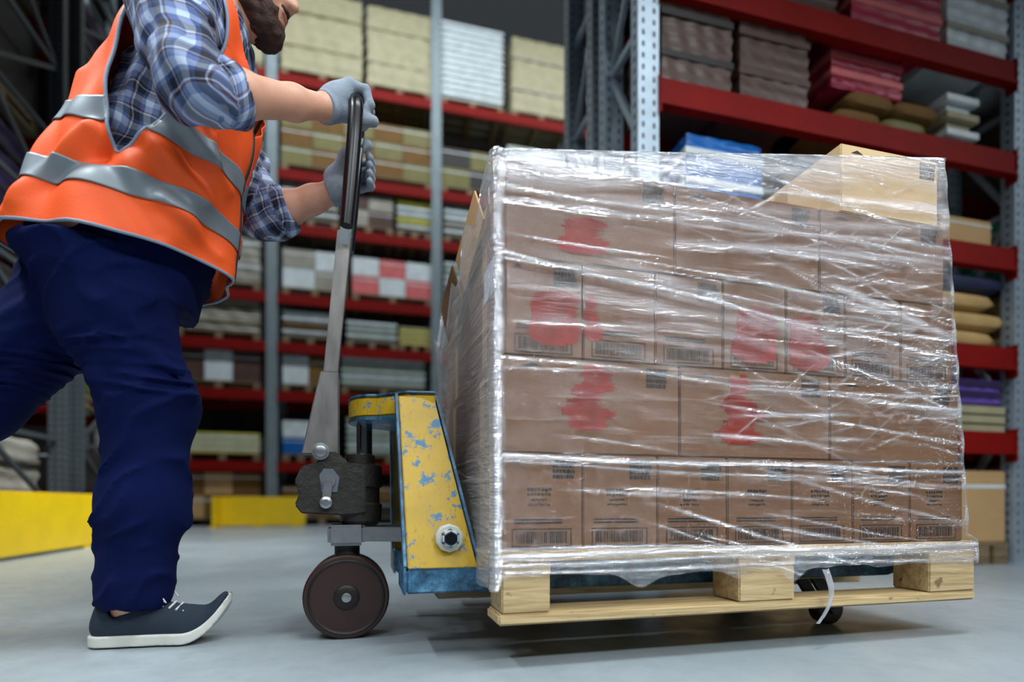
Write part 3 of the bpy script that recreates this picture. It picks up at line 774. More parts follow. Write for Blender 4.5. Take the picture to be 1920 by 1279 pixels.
# ------------------------------------------------------------------ stretch film
def film():
    t = thing('stretch_film', 'shiny clear stretch film wrapped around the stacked cartons', 'film', (0.6, 0.4, PZ + .05))
    u0, u1, v0, v1 = -.006, 1.2, -.004, .80
    path = []; rc = .012
    def arc(cu, cv, a0, a1, n=5):
        for i in range(n + 1):
            a = a0 + (a1 - a0) * i / n; path.append((cu + rc * math.cos(a), cv + rc * math.sin(a), math.cos(a), math.sin(a)))
    arc(u0 + rc, v0 + rc, math.pi, 1.5 * math.pi)
    for i in range(1, 330): path.append((u0 + rc + (u1 - u0 - 2 * rc) * i / 330, v0, 0, -1))
    arc(u1 - rc, v0 + rc, 1.5 * math.pi, 2 * math.pi)
    for i in range(1, 60): path.append((u1, v0 + rc + (v1 - v0 - 2 * rc) * i / 60, 1, 0))
    arc(u1 - rc, v1 - rc, 0, .5 * math.pi)
    for i in range(1, 60): path.append((u1 - rc - (u1 - u0 - 2 * rc) * i / 60, v1, 0, 1))
    arc(u0 + rc, v1 - rc, .5 * math.pi, math.pi)
    for i in range(1, 160): path.append((u0, v1 - rc - (v1 - v0 - 2 * rc) * i / 160, -1, 0))
    P = np.array(path); n = len(P); d = np.r_[0, np.cumsum(np.hypot(np.diff(P[:, 0]), np.diff(P[:, 1])))]
    m = 260
    s = d[None, :]; uu0 = P[:, 0][None, :]; vv = P[:, 1][None, :]
    left = (P[:, 2] < -.5)[None, :]
    side = np.where(P[:, 2] < -.5, 1.0, 0.0)[None, :]
    ztop = .997 + .129 * np.clip(uu0, 0, 1.2) - side * .34 * np.clip(vv - .02, 0, .5) + side * .03 * np.sin(vv * 34) * (vv > .1)
    rs = np.random.RandomState(3)
    rg = sum(rs.uniform(-1, 1) / (k ** .8) * np.sin(d * k * 5.3 + rs.uniform(0, 6)) for k in range(1, 22))
    zb = .180 + .0065 * rg - .028 * np.exp(-((d - .30) / .035) ** 2) - .020 * np.exp(-((d - .53) / .03) ** 2) - .030 * np.exp(-((d - .67) / .03) ** 2)
    zb = zb[None, :] - side * .02
    T = (np.arange(m + 1) / m)[:, None]
    Z = zb + (ztop - zb) * T
    uu = uu0 * np.interp(Z, [.0, .236, .25, 1.13], [1.004, 1.004, .978, .916])
    def rid(z0, sl, w, s0=None, s1=None, wav=0.0, fr=3, ph=0):
        y = Z - (z0 + sl * (s - .0) + wav * np.sin(s * fr + ph))
        g = np.exp(-(y / w) ** 2)
        if s0 is not None: g = g / (1 + np.exp(-(s - s0) * 40)) / (1 + np.exp((s - s1) * 40))
        return g
    fold = np.zeros_like(Z)
    # edges of the wrap passes: long horizontal ropes
    for z0, sl, w, a in ((.412, -.010, .0042, .9), (.402, -.030, .003, .5), (.222, .0, .006, .9), (.236, -.01, .003, .6), (.205, .006, .005, .7), (.190, 0, .004, .6), (.605, -.05, .0035, .55), (.585, .01, .002, .4), (.803, -.11, .0045, .7), (.79, -.05, .003, .5), (.93, -.015, .005, .55), (.90, .03, .006, .45), (.96, .06, .007, .5)):
        fold = np.maximum(fold, a * rid(z0, sl, w, wav=.003, fr=5 + z0 * 9, ph=z0 * 50))
    for i in range(150):
        s0 = rs.uniform(0, 2.0); L = rs.uniform(.12, .7); z0 = rs.uniform(.24, 1.1); hi = z0 > .55
        sl = rs.normal(-.06, .07) if rs.rand() < .75 else rs.normal(-.25, .1)
        if s0 < .3 and rs.rand() < .6: continue
        fold = np.maximum(fold, rs.uniform(.2, .85) * rid(z0 - sl * s0, sl, rs.uniform(.0012, .0042), s0, s0 + L, .004, 8, i))
    for i in range(150):                                                   # short crinkles towards the far end, whitened to paint in bright glints
        s0 = .5 + .68 * rs.rand() ** .7; z0 = rs.uniform(.45, 1.12); sl = rs.normal(.15, .35)
        fold = np.maximum(fold, rs.uniform(.4, 1.0) * rid(z0 - sl * s0, sl, rs.uniform(.0015, .0045), s0, s0 + rs.uniform(.02, .10)))
    for i in range(60):                                                    # slanting creases on the truck end of the load
        s0 = rs.uniform(d[-160], d[-1] - .05); z0 = rs.uniform(.22, .95); sl = rs.normal(.5, .6)
        fold = np.maximum(fold, rs.uniform(.2, .6) * rid(z0 - sl * s0, sl, rs.uniform(.002, .005), s0, s0 + rs.uniform(.1, .35), .006, 14, i))
    soft = np.zeros_like(Z); gain = np.clip((Z - .45) / .35, 0, 1) * (.45 + .55 * np.clip(s / .9, 0, 1))
    for i in range(34):
        z0 = rs.uniform(.5, 1.12); s0 = rs.uniform(-.1, 1.0); L = rs.uniform(.3, .9); sl = rs.normal(-.04, .05) + (-.12 if z0 < .85 else .08)
        soft = np.maximum(soft, rs.uniform(.25, .62) * gain * rid(z0 - sl * s0, sl, rs.uniform(.006, .016), s0, s0 + L, .004, 5, i))
    fold = np.maximum(fold, soft); fold = np.clip(fold + .06 * gain * (1 - side), 0, 1)
    band = np.clip((Z - (ztop - .085)) / .05, 0, 1) * (1 - .5 * np.exp(-((uu0 - 1.0) / .15) ** 2)); fold = np.maximum(fold, .52 * band * (1 - side)); band = np.clip((Z - (ztop - .07)) / .07, 0, 1); fold = np.maximum(fold, .60 * band ** .6 * (1 - side * .3))       # gathered rim
    rim = np.clip((Z - (ztop - .008)) / .008, 0, 1); fold = np.maximum(fold, rim)
    crn = np.zeros(n)
    for c_ in (0, 1.2):
        crn = np.maximum(crn, np.exp(-((d - (.008 + c_)) / .007) ** 2))
    crn = np.maximum(crn, np.exp(-((d - d[-1]) / .008) ** 2))
    fold = np.maximum(fold, .85 * crn[None, :] * (.7 + .3 * np.sin(Z * 70)))
    lowz = np.clip((.235 - Z) / .03, 0, 1); fold = np.maximum(fold, .16 * lowz)
    sidehaze = side * (.30 + .34 * np.exp(-vv / .18) + .12 * np.sin(vv * 9 + Z * 5)); fold = np.clip(np.maximum(fold, sidehaze), 0, 1)
    low = np.sin(s * 7 + Z * 11) * np.sin(Z * 23 - s * 3)
    offs = .0025 + fold * .0045 + .0012 * low + side * (.010 + .012 * np.abs(np.sin(Z * 9 + vv * 8)) * np.clip(vv * 3, 0, 1))
    X = uu + P[:, 2][None, :] * offs; Y = vv + P[:, 3][None, :] * offs
    V = np.stack([X + 0 * Z, Y + 0 * Z, Z], -1).reshape(-1, 3)
    idx = np.arange((m + 1) * n).reshape(m + 1, n); nx = np.roll(idx, -1, 1)
    Q = np.stack([idx[:-1], nx[:-1], nx[1:], idx[1:]], -1).reshape(-1, 4)
    mesh_np('wrap', V, Q, M['film'], t, attrs={'fold': fold.reshape(-1), 'sheet': np.stack([s + 0 * Z, Z, 0 * Z], -1).reshape(-1, 3)})
    # torn strip hanging down
    V = []; F = []; k = 14
    for i in range(k + 1):
        f = i / k; c = .742 - .03 * f + .02 * math.sin(f * 3); w = .010 - .004 * f; z = .176 - .118 * f
        y = -.012 - .012 * math.sin(f * 2.5)
        V += [(c - w, y, z), (c, y - .004, z), (c + w, y + .002, z + .002)]
    for i in range(k): F += [(i * 3, i * 3 + 1, i * 3 + 4, i * 3 + 3), (i * 3 + 1, i * 3 + 2, i * 3 + 5, i * 3 + 4)]
    o = mesh_np('torn_strip', np.array(V), F, M['film'], t, attrs={'fold': np.full(len(V), .8), 'sheet': np.array(V)})
film()

# ------------------------------------------------------------------ the pallet truck
jk = thing('pallet_truck', 'yellow and blue hand pallet truck with tall grey handle', 'pallet truck', (-.25, .4, 0))
def side_plate(v0, v1, s):
    out = [(-.167, v0, .187), (-.021, v0, .187), (-.098, v1, .566), (-.178, v1, .566)]
    inn = [(a, b + s * .008, c) for a, b, c in out]
    p = MB().prism(out, inn).build('side_plate', M['chipped'], jk, bevel=.002)
    MB().bar(Vector((-.172, v0 + s * .016, .187)), Vector((-.183, v1 + s * .016, .566)), .006, .04, (0, 1, 0)).build('plate_flange', M['blue'], p)
    MB().bar(Vector((-.015, v0 + s * .016, .187)), Vector((-.092, v1 + s * .016, .566)), .006, .035, (0, 1, 0)).build('plate_flange', M['blue'], p)
    return p
for v0, v1, s in ((.13, .25, 1), (.67, .55, -1)):
    p = side_plate(v0, v1, s)
    f = v0 - s * .0
    b = MB().lathe((-.080, f + s * .02, .250), (0, -s, 0), [(.030, 0), (.030, .018), (.026, .022), (.020, .022), (.018, .036), (.016, .038)], 10).build('pivot_collar', M['sole'], p, smooth=True)
    MB().lathe((-.080, f + s * .02, .250), (0, -s, 0), [(.0205, .021), (.0205, .034), (.014, .040), (.013, .039)], 6).build('pivot_nut', M['blue'], b)
    MB().lathe((-.080, f + s * .02, .250), (0, -s, 0), [(.0125, .030), (.0125, .0425)], 16).build('pivot_pin', M['black'], b)
# forks
for v0 in (.13, .51):
    out = [(-.17, 0), (1.08, 0), (1.15, .018), (1.15, .035), (1.08, .052), (-.17, .052)]
    A_ = [(a, v0, .135 + b) for a, b in out]; B_ = [(a, v0 + .16, .135 + b) for a, b in out]
    fk = MB().prism(A_, B_).build('fork', M['blue'], jk, bevel=.004)
    MB().box((.04, v0 + .02, .131), (.9, v0 + .14, .1345)).build('fork_underside', M['chipped'], fk)
    MB().box((-.176, v0 - .003, .133), (-.1705, v0 + .163, .192)).build('end_cap', M['blue'], fk, bevel=.002)
    MB().box((-.10, v0 + .03, .118), (.02, v0 + .12, .1345)).build('push_rod', M['darkwood'], fk)
    MB().bar((.88, v0 + .05, .15), (.955, v0 + .05, .045), .03, .012).bar((.88, v0 + .11, .15), (.955, v0 + .11, .045), .03, .012).build('roller_arm', M['cast'], fk)
    MB().lathe((.955, v0 + .058, .0405), (0, 1, 0), [(.012, -.014), (.012, 0), (.036, 0), (.040, .004), (.040, .040), (.036, .044), (.012, .044), (.012, .058)], 32).build('load_roller', M['tyre'], fk, smooth=True)
# head plate
pts = []
for i in range(9): a = math.pi / 2 + math.pi * i / 8; pts.append((-.225 + .066 * math.cos(a), .4 + .085 * math.sin(a)))
pts += [(-.16, .255), (-.095, .245), (-.095, .555), (-.16, .545)]
hp = MB().prism([(a, b, .528) for a, b in pts], [(a, b, .574) for a, b in pts]).build('head_plate', M['chipped'], jk, bevel=.004, smooth=True)
MB().prism([(a * 1.0, .4 + (b - .4) * 1.02, .5745) for a, b in pts], [(a, .4 + (b - .4) * 1.0, .581) for a, b in pts]).build('top_skin', M['blue'], hp, bevel=.002)
MB().prism([(a, .4 + (b - .4) * 1.01, .520) for a, b in pts], [(a, .4 + (b - .4) * 1.01, .5275) for a, b in pts]).build('rim', M['blue'], hp)
MB().box((-.10, .26, .30), (-.085, .54, .565)).build('back_plate', M['cast'], jk)
# piston and pump
MB().lathe((-.253, .4, .41), (0, 0, 1), [(.019, 0), (.019, .12)], 28).build('piston', M['chrome'], jk, smooth=True)
pm = MB()
pm.lathe((-.262, .4, .27), (0, 0, 1), [(.040, 0), (.050, .01), (.052, .05), (.046, .055), (.046, .09), (.052, .095), (.052, .145), (.044, .15), (.034, .152), (.034, .172), (.028, .175)], 28)
pm.build('pump_body', M['cast'], jk, smooth=True)
cs = MB()
o1 = [(-.41, .375), (-.395, .41), (-.36, .42), (-.345, .445), (-.315, .445), (-.285, .415), (-.25, .41), (-.25, .30), (-.30, .295), (-.395, .30), (-.41, .32), (-.40, .345)]
for va, vb in ((.342, .362), (.438, .458)): cs.prism([(a, va, c) for a, c in o1], [(a, vb, c) for a, c in o1])
cs.box((-.40, .362, .30), (-.36, .438, .36)); cs.box((-.30, .362, .30), (-.26, .438, .40)); cs.box((-.392, .355, .385), (-.372, .445, .405))
cs = cs.build('linkage_casting', M['cast'], jk, bevel=.003)
MB().lathe((-.352, .342, .445), (0, -1, 0), [(.020, 0), (.020, .006), (.013, .007), (.013, .012), (.011, .013)], 24).build('pivot_bolt', M['steel'], cs, smooth=True)
lv = MB(); lv.bar((-.335, .338, .375), (-.34, .338, .325), .020, .008); lv.lathe((-.34, .341, .325), (0, -1, 0), [(.014, 0), (.014, .010), (.008, .012)], 18); lv.lathe((-.335, .341, .375), (0, -1, 0), [(.016, 0), (.016, .006)], 18)
lv.build('release_lever', M['steel'], cs, bevel=.001)
MB().prism([(-.355, .3405, .39), (-.345, .3405, .405), (-.325, .3405, .405), (-.31, .3405, .385), (-.315, .3405, .35), (-.35, .3405, .35)], [(-.355, .3415, .39), (-.345, .3415, .405), (-.325, .3415, .405), (-.31, .3415, .385), (-.315, .3415, .35), (-.35, .3415, .35)]).build('recess', M['hole'], cs)
# collar, link arm, neck
cl = MB().box((-.338, .345, .222), (-.252, .455, .272)).build('steering_collar', M['steel'], jk, bevel=.008)
MB().bar((-.255, .345, .250), (-.155, .30, .250), .034, .016, (0, 1, 0)).build('link_arm', M['steel'], jk, bevel=.002)
MB().bar((-.255, .455, .250), (-.155, .50, .250), .034, .016, (0, 1, 0)).build('link_arm', M['steel'], jk, bevel=.002)
nk = MB(); nk.lathe((-.294, .4, .15), (0, 0, 1), [(.026, 0), (.030, .03), (.030, .075), (.036, .08), (.036, .122)], 24); nk.box((-.312, .396, .085), (-.276, .404, .19))
nk.build('steering_neck', M['cast'], jk, smooth=True)
MB().lathe((-.294, .34, .1), (0, 1, 0), [(.010, 0), (.010, .12)], 16).build('axle', M['steel'], jk, smooth=True)
for v in (.345, .408):
    w = MB().lathe((-.294, v, .1), (0, 1, 0), [(.086, .0), (.096, .001), (.0995, .005), (.0995, .042), (.096, .046), (.086, .047)], 64).build('steer_wheel', M['tyre'], jk, smooth=True)
    MB().lathe((-.294, v, .1), (0, 1, 0), [(.030, -.0012), (.031, .001), (.080, .001), (.087, -.0025), (.089, -.0005), (.089, .0475), (.087, .0495), (.080, .046), (.031, .046), (.030, .048)], 64).build('wheel_disc', M['hub'], w, smooth=True)
    MB().lathe((-.294, v, .1), (0, 1, 0), [(.012, -.006), (.024, -.006), (.029, -.003), (.029, .050), (.024, .053), (.012, .053)], 32).build('hub', M['hub'], w, smooth=True)
    MB().lathe((-.294, v, .1), (0, 1, 0), [(.008, -.009), (.011, -.008), (.011, .055), (.008, .056)], 20).build('hub_cap', M['steel'], w, smooth=True)
# handle
hd = MB()
lo = [(-.398, .44), (-.352, .462), (-.312, .44), (-.313, .64), (-.355, .64)]
for va, vb in ((.366, .371), (.429, .434)): hd.prism([(a, va, c) for a, c in [lo[0], lo[2], lo[3], lo[4]]], [(a, vb, c) for a, c in [lo[0], lo[2], lo[3], lo[4]]])
hd.prism([(-.318, .371, .44), (-.313, .371, .44), (-.314, .371, .64), (-.319, .371, .64)], [(-.318, .429, .44), (-.313, .429, .44), (-.314, .429, .64), (-.319, .429, .64)])
hd.bar((-.336, .4, .60), (-.300, .4, .985), .032, .052, (0, 1, 0))
h_ = hd.build('handle_bar', M['handle'], jk, bevel=.003)
yk = MB(); yk.bar((-.303, .40, .93), (-.294, .333, 1.02), .022, .016); yk.bar((-.303, .40, .93), (-.294, .467, 1.02), .022, .016)
yk.build('yoke', M['steel'], jk, bevel=.002)
gp = [(-.294, .33, .975), (-.285, .33, 1.08), (-.277, .33, 1.18), (-.2725, .33, 1.248), (-.272, .334, 1.268), (-.272, .345, 1.282), (-.272, .362, 1.287), (-.272, .40, 1.288), (-.272, .438, 1.287), (-.272, .455, 1.282), (-.272, .466, 1.268), (-.2725, .47, 1.248), (-.277, .47, 1.18), (-.285, .47, 1.08), (-.294, .47, .975)]
MB().tube(gp, [.0155] + [.0168] * 13 + [.0155], 20).build('grip_loop', M['black'], jk, smooth=True)
lv = MB(); lv.bar((-.292, .4, .96), (-.262, .4, 1.20), .008, .030, (0, 1, 0)); lv.bar((-.262, .4, 1.20), (-.255, .4, 1.235), .006, .045, (0, 1, 0))
lv.build('control_lever', M['steel'], jk, bevel=.0015)

# ------------------------------------------------------------------ the worker
pr = thing('person', 'bearded worker in orange hi-vis vest and navy trousers pushing the pallet truck', 'person', (-.80, .42, 0))
HB = np.array([-.772, .42, .885]); TD = np.array([.309, 0, .951]); FD = np.array([.951, 0, -.309]); TL = .63
KH = [0, .2, .4, .6, .75, .88, .95, 1.0]; KA = [.196, .174, .154, .140, .129, .115, .094, .074]; KB = [.198, .190, .180, .175, .174, .160, .118, .082]

def torso(inset, h0=-.1, h1=1.0):
    def f(P):
        q = P - HB; a = q @ FD; t = q @ TD; l = q[:, 1]; h = t / TL
        A_ = np.interp(h, KH, KA) - inset; B_ = np.interp(h, KH, KB) - inset
        k = (np.abs(a / A_) ** 2.3 + np.abs(l / B_) ** 2.3) ** (1 / 2.3)
        d = (k - 1) * np.minimum(A_, B_)
        return np.maximum(np.maximum(d, (h0 - h) * TL), (h - h1) * TL) * .8
    return f

NOSE = np.array([-.411, .42, 1.528]); ta = math.radians(18)
HF = np.array([math.cos(ta), 0, -math.sin(ta)]); HU = np.array([math.sin(ta), 0, math.cos(ta)]); HS = np.array([0, 1.0, 0])
yaw = math.radians(6)   # head turned slightly towards the load side
HF = HF * math.cos(yaw) - HS * math.sin(yaw); HS = np.cross(HU, HF)
HC = NOSE - HF * .118 + HU * .018
RH = np.stack([HF, HS, HU], 1)
def hp_(f, s, u): return HC + HF * f + HS * s + HU * u

SHn, ELn, WRn = np.array((-.640, .235, 1.345)), np.array((-.560, .118, 1.098)), np.array((-.338, .338, 1.250))
SHf, ELf, WRf = np.array((-.66, .625, 1.37)), np.array((-.50, .535, 1.072)), np.array((-.330, .490, 1.135))
HIPn, KNn, ANn = np.array((-.815, .335, .89)), np.array((-.705, .375, .555)), np.array((-.765, .415, .10))
HIPf, KNf, ANf = np.array((-.84, .50, .88)), np.array((-1.12, .50, .56)), np.array((-1.50, .50, .30))

def head_sdf(S):
    S.u(f_ell(hp_(-.012, 0, .035), (.098, .077, .098), RH), .01)
    S.u(f_ell(hp_(.035, 0, -.025), (.062, .060, .082), RH), .03)
    S.cap(hp_(.0, .03, -.06), hp_(.070, .008, -.095), .036, .024, .03); S.cap(hp_(.0, -.03, -.06), hp_(.070, -.008, -.095), .036, .024, .03)
    S.cap(hp_(.085, 0, .030), hp_(.108, 0, -.012), .008, .0115, .014)
    S.cap(hp_(.094, -.012, -.018), hp_(.094, .012, -.018), .009, .009, .01)
    for e in (-1, 1):
        S.cap(hp_(.080, e * .015, .042), hp_(.066, e * .045, .040), .011, .010, .012)
        S.u(f_ell(hp_(.052, e * .042, -.018), (.026, .022, .026), RH), .02)
        S.u(f_ell(hp_(-.012, e * .078, -.002), (.018, .009, .032), RH), .006)
        S.sub(f_ell(hp_(.092, e * .030, .020), (.015, .018, .012), RH), .012)
        S.sub(f_ell(hp_(-.004, e * .088, -.002), (.007, .006, .014), RH), .004)
        S.sub(f_ell(hp_(.104, e * .008, -.026), (.006, .003, .003), RH), .003)
    S.cap(hp_(.089, -.018, -.046), hp_(.089, .018, -.046), .0075, .0075, .008)
    S.cap(hp_(.086, -.016, -.058), hp_(.086, .016, -.058), .008, .008, .006)
    S.sub(f_cap(hp_(.098, -.018, -.052), hp_(.098, .018, -.052), .0028, .0028), .004)

def hand_near(S, t):
    """near hand closed over the top bar of the loop; t = glove thickness"""
    zb = 1.287
    vs_ = [.352, .373, .394, .414]
    S.chain([(WRn, .026 + t), ((-.318, .35, 1.283), .024 + t)], .02)
    for i, v in enumerate(vs_):
        S.chain([((-.325, .352 + (v - .38) * .5, 1.275), .018 + t), ((-.288, v, 1.322 - .003 * i), .0135 + t)], .025)
        r = (.0098, .0100, .0096, .0088)[i] + t * .6; ln = (.0, .003, .001, -.004)[i]
        S.cap((-.288, v, 1.322 - .003 * i), (-.250, v + .001, 1.318 + ln), r * 1.15, r, .006)
        S.cap((-.250, v + .001, 1.318 + ln), (-.240 , v, 1.284 - ln), r, r * .95, .005)
        S.cap((-.240, v, 1.284 - ln), (-.256, v, 1.262 - ln), r * .95, r * .85, .005)
    S.chain([((-.322, .345, 1.262), .016 + t), ((-.295, .352, 1.252), .0125 + t), ((-.262, .356, 1.246), .0112 + t), ((-.232, .357, 1.249), .0098 + t)], .012)

def hand_far(S, t):
    S.chain([(WRf, .026 + t), ((-.318, .497, 1.162), .024 + t)], .02)
    for i in range(4):
        z = 1.222 - .0205 * i
        S.chain([((-.322, .498, 1.172), .018 + t), ((-.298, .507, z), .0135 + t)], .025)
        r = (.0098, .0100, .0096, .0088)[i] + t * .6
        S.cap((-.298, .507, z), (-.262, .510, z + .004), r * 1.15, r, .006)
        S.cap((-.262, .510, z + .004), (-.236, .490, z + .002), r, r * .95, .005)
        S.cap((-.236, .490, z + .002), (-.240, .462, z), r * .95, r * .85, .005)
    S.chain([((-.318, .482, 1.185), .016 + t), ((-.300, .458, 1.215), .0125 + t), ((-.272, .442, 1.232), .0112 + t), ((-.246, .450, 1.246), .0098 + t)], .012)

body = SDF()
body.u(torso(.050, .08, .97), .02)
body.cap(HC + (-.045, 0, -.05), HB + TD * TL * .95, .054, .066, .05)
head_sdf(body)
for S_, E_, W_, in ((SHn, ELn, WRn), (SHf, ELf, WRf)):
    body.cap(HB + TD * TL * .86 + (0, (S_[1] - .42) * .4, 0), S_, .06, .055, .05)
    body.cap(S_, E_, .052, .040, .03)
    m_ = E_ + (W_ - E_) * .3
    body.chain([(E_, .040), (m_, .0415), (E_ + (W_ - E_) * .7, .0325), (W_, .0255)], .02)
hand_near(body, 0); hand_far(body, 0)
for H_, K_, A_, fx in ((HIPn, KNn, ANn, 0), (HIPf, KNf, ANf, 1)):
    body.cap(HB + (-.02, (H_[1] - .42) * .6, .02), H_, .10, .085, .06)
    body.chain([(H_, .085), (K_, .055)], .03); body.chain([(K_, .055), (K_ + (A_ - K_) * .3 + (-.01, 0, 0), .056), (A_, .036)], .03)
body.chain([(ANn, .036), ((-.70, .418, .058), .026), ((-.640, .42, .052), .014)], .02).cap(ANn, (-.790, .418, .058), .030, .024, .02)
body.chain([(ANf, .036), ((-1.46, .50, .22), .032), ((-1.40, .50, .13), .022)], .02)
bo = sculpt('body', body, (-1.62, .0, -.0), (-.20, .74, 1.78), .0046, M['skin'], pr)

# eyes, eyebrows
for e in (-1, 1):
    c = hp_(.077, e * .030, .020)
    ey = SDF().u(f_ell(c, (.011, .012, .011), RH)); sculpt('eye', ey, c - .02, c + .02, .0012, M['eye'], pr)
    c2 = hp_(.0865, e * .030, .016)
    sculpt('iris', SDF().u(f_ell(c2, (.0025, .0045, .0045), RH)), c2 - .012, c2 + .012, .0008, M['iris'], pr)
eb = SDF()
for e in (-1, 1): eb.cap(hp_(.090, e * .014, .046), hp_(.076, e * .048, .048), .0045, .003, .004)
sculpt('eyebrows', eb, hp_(.08, 0, .045) - .07, hp_(.08, 0, .045) + .07, .002, M['hair'], pr)
# lips
lp = SDF().cap(hp_(.0905, -.014, -.0465), hp_(.0905, .014, -.0465), .0068, .0068, .004).cap(hp_(.088, -.013, -.058), hp_(.088, .013, -.058), .0072, .0072, .003)
sculpt('lips', lp, hp_(.09, 0, -.05) - .035, hp_(.09, 0, -.05) + .035, .0016, M['lip'], pr)
# hair and beard
wn = waves(7, 14, 160, 420)
bd = SDF()
for e in (-1, 1):
    bd.chain([(hp_(-.002, e * .070, .005), .010), (hp_(.004, e * .064, -.045), .020), (hp_(.030, e * .046, -.074), .026), (hp_(.064, e * .020, -.094), .029), (hp_(.074, 0, -.095), .029)], .02)
    bd.chain([(hp_(.040, e * .050, -.052), .020), (hp_(.070, e * .032, -.068), .019), (hp_(.080, e * .022, -.060), .009)], .015)
    bd.chain([(hp_(.098, e * .004, -.034), .0045), (hp_(.090, e * .020, -.038), .0055), (hp_(.081, e * .029, -.056), .0055)], .006)
    bd.cap(hp_(.01, e * .042, -.066), hp_(.05, e * .015, -.090), .016, .018, .02)
    bd.cap(hp_(.030, e * .055, -.040), hp_(.055, e * .045, -.060), .012, .012, .02)
bd.cap(hp_(.088, 0, -.074), hp_(.084, 0, -.088), .008, .014, .01)
bd.disp(lambda P: wn(P) * .006)
sculpt('beard', bd, hp_(.04, 0, -.06) - .14, hp_(.04, 0, -.06) + .14, .0026, M['hair'], pr)
hr = SDF().u(f_ell(hp_(-.020, 0, .048), (.105, .085, .102), RH))
hr.sub(f_ell(hp_(.11, 0, -.02), (.09, .12, .11), RH), .02); hr.sub(f_ell(hp_(.0, 0, -.075), (.2, .2, .055), RH), .01)
hr.disp(lambda P: wn(P) * .008)
sculpt('hair', hr, HC - .16, HC + (.16, .16, .19), .004, M['hair'], pr)

# trousers
wf = waves(11, 10, 18, 46); wf2 = waves(12, 10, 50, 90)
tr = SDF()
tr.u(torso(.032, -.12, .22), .03); tr.u(f_cap(HB + (-.03, -.05, .0), HB + (-.03, .05, .0), .135, .135), .04)
tr.chain([(HIPn + (-.015, 0, 0), .112), (HIPn + (KNn - HIPn) * .5 + (-.015, 0, 0), .102), (KNn + (-.012, 0, 0), .090)], .05)
tr.chain([(KNn + (-.01, 0, -.01), .088), (KNn + (ANn - KNn) * .5 + (.0, 0, 0), .084), (ANn + (.005, 0, .03), .080)], .05)
tr.chain([(HIPf, .12), (KNf, .095), (KNf + (ANf - KNf) * .5, .09), (ANf + (.02, 0, -.04), .075)], .05)
def fold(p, q, r, k=.022): tr.cap(p, q, r, r * .5, k)
kx = KNn
fold((-.78, .275, .70), (-.63, .295, .60), .016, .03)
fold((-.79, .30, .585), (-.62, .32, .565), .018, .03)
fold((-1.05, .41, .68), (-.90, .38, .80), .018); fold((-1.08, .40, .60), (-.93, .40, .74), .016)
def cloth_folds(P):
    z = P[:, 2]; w = np.clip((z - .55) / .12, 0, 1)
    a = P @ np.array([-.60, .35, .72]); b = P @ np.array([.55, .30, .80])
    ph = (a * (1 - w) + b * w) * 2 * math.pi / .135 + 5.0 * wf(P) + 1.2 * wf2(P)
    rg = 1 - np.abs(np.sin(ph * .5)); env = .6 + .4 * np.clip(wf(P + 3.1) * 4, -1, 1)
    c_ = P @ np.array([-.66, .2, .72]); ph2 = c_ * 2 * math.pi / .058 + 4.5 * wf(P * 1.2 + 1.7); rg2 = 1 - np.abs(np.sin(ph2 * .5)); e2 = np.clip(wf(P * 1.3 + 9.2) * 3 + .35, 0, 1)
    return -(rg ** 2 - .3) * .014 * env - (rg2 ** 2.2) * .010 * e2 + wf(P) * .003
tr.disp(cloth_folds)
def hemcut(P): return np.where(P[:, 0] > -1.1, .085 - P[:, 2] + .03 * (P[:, 0] + .76), -1.0)
tr.ops.append(('s', lambda P: P[:, 2] * 1.0 - (.040 + .16 * np.clip(P[:, 0] + .80, -.1, .2)) + np.where(P[:, 0] < -1.1, 5.0, 0.0), .008))
hmx = torso(.022, -.3, 1.2)
def under_vest(P):
    q = P - HB; h = (q @ TD) / TL + .05 - .087 * (q @ FD) / .2
    return np.where(h > 0, -hmx(P), 1.0)
tr.ops.append(('s', under_vest, .003))
tr.ops.append(('s', f_cap((-.765, .415, .0), (-.765, .415, .105), .070, .062), .008))
sculpt('trousers', tr, (-1.66, .10, .02), (-.52, .70, 1.12), .006, M['navy'], pr)

# shirt (one surface) with cloth coordinates
sh = SDF()
sh.u(torso(.024, .14, .965), .02)
sh.cap(HB + TD * TL * .93, HC + (-.055, 0, -.085), .075, .072, .02)
ws = waves(21, 12, 30, 70); ws2 = waves(22, 12, 70, 130)
CUn = ELn + (WRn - ELn) * .16; CUf = ELf + (WRf - ELf) * .16
for S_, E_, C_ in ((SHn, ELn, CUn), (SHf, ELf, CUf)):
    sh.cap(HB + TD * TL * .82 + (0, (S_[1] - .42) * .5, 0), S_, .085, .075, .05)
    sh.chain([(S_, .074), (S_ + (E_ - S_) * .5, .068), (E_, .062)], .03)
    sh.chain([(E_, .060), (C_, .057)], .02)
    ax = (C_ - E_) / np.linalg.norm(C_ - E_)
    sh.cap(C_ - ax * .012, C_ + ax * .008, .060, .060, .006)          # rolled cuff
    for k in range(4):
        t_ = .25 + .2 * k; c_ = S_ + (E_ - S_) * t_
        sh.cap(c_ + (-.045, -.035, .015), c_ + (.045, -.045, -.02), .014, .010, .02)
sh.disp(lambda P: ws(P) * .018 + ws2(P) * .009)
for E_, C_, W_ in ((ELn, CUn, WRn), (ELf, CUf, WRf)):
    ax = (W_ - E_) / np.linalg.norm(W_ - E_); e_ = C_ + ax * .040
    def cutter(P, e_=e_, ax=ax): q = P - e_; return np.where(np.linalg.norm(q, axis=1) < .13, -(q @ ax), 1.0)
    sh.ops.append(('s', cutter, .004))
    sh.sub(f_cap(C_ - ax * .01, C_ + ax * .2, .047, .047), .003)
nb = HC + (-.055, 0, -.085); na = HB + TD * TL * .97
for e in (-1, 1): sh.cap(nb + (-.02, e * .058, -.015), na + (.048, e * .056, -.020), .013, .010, .012)
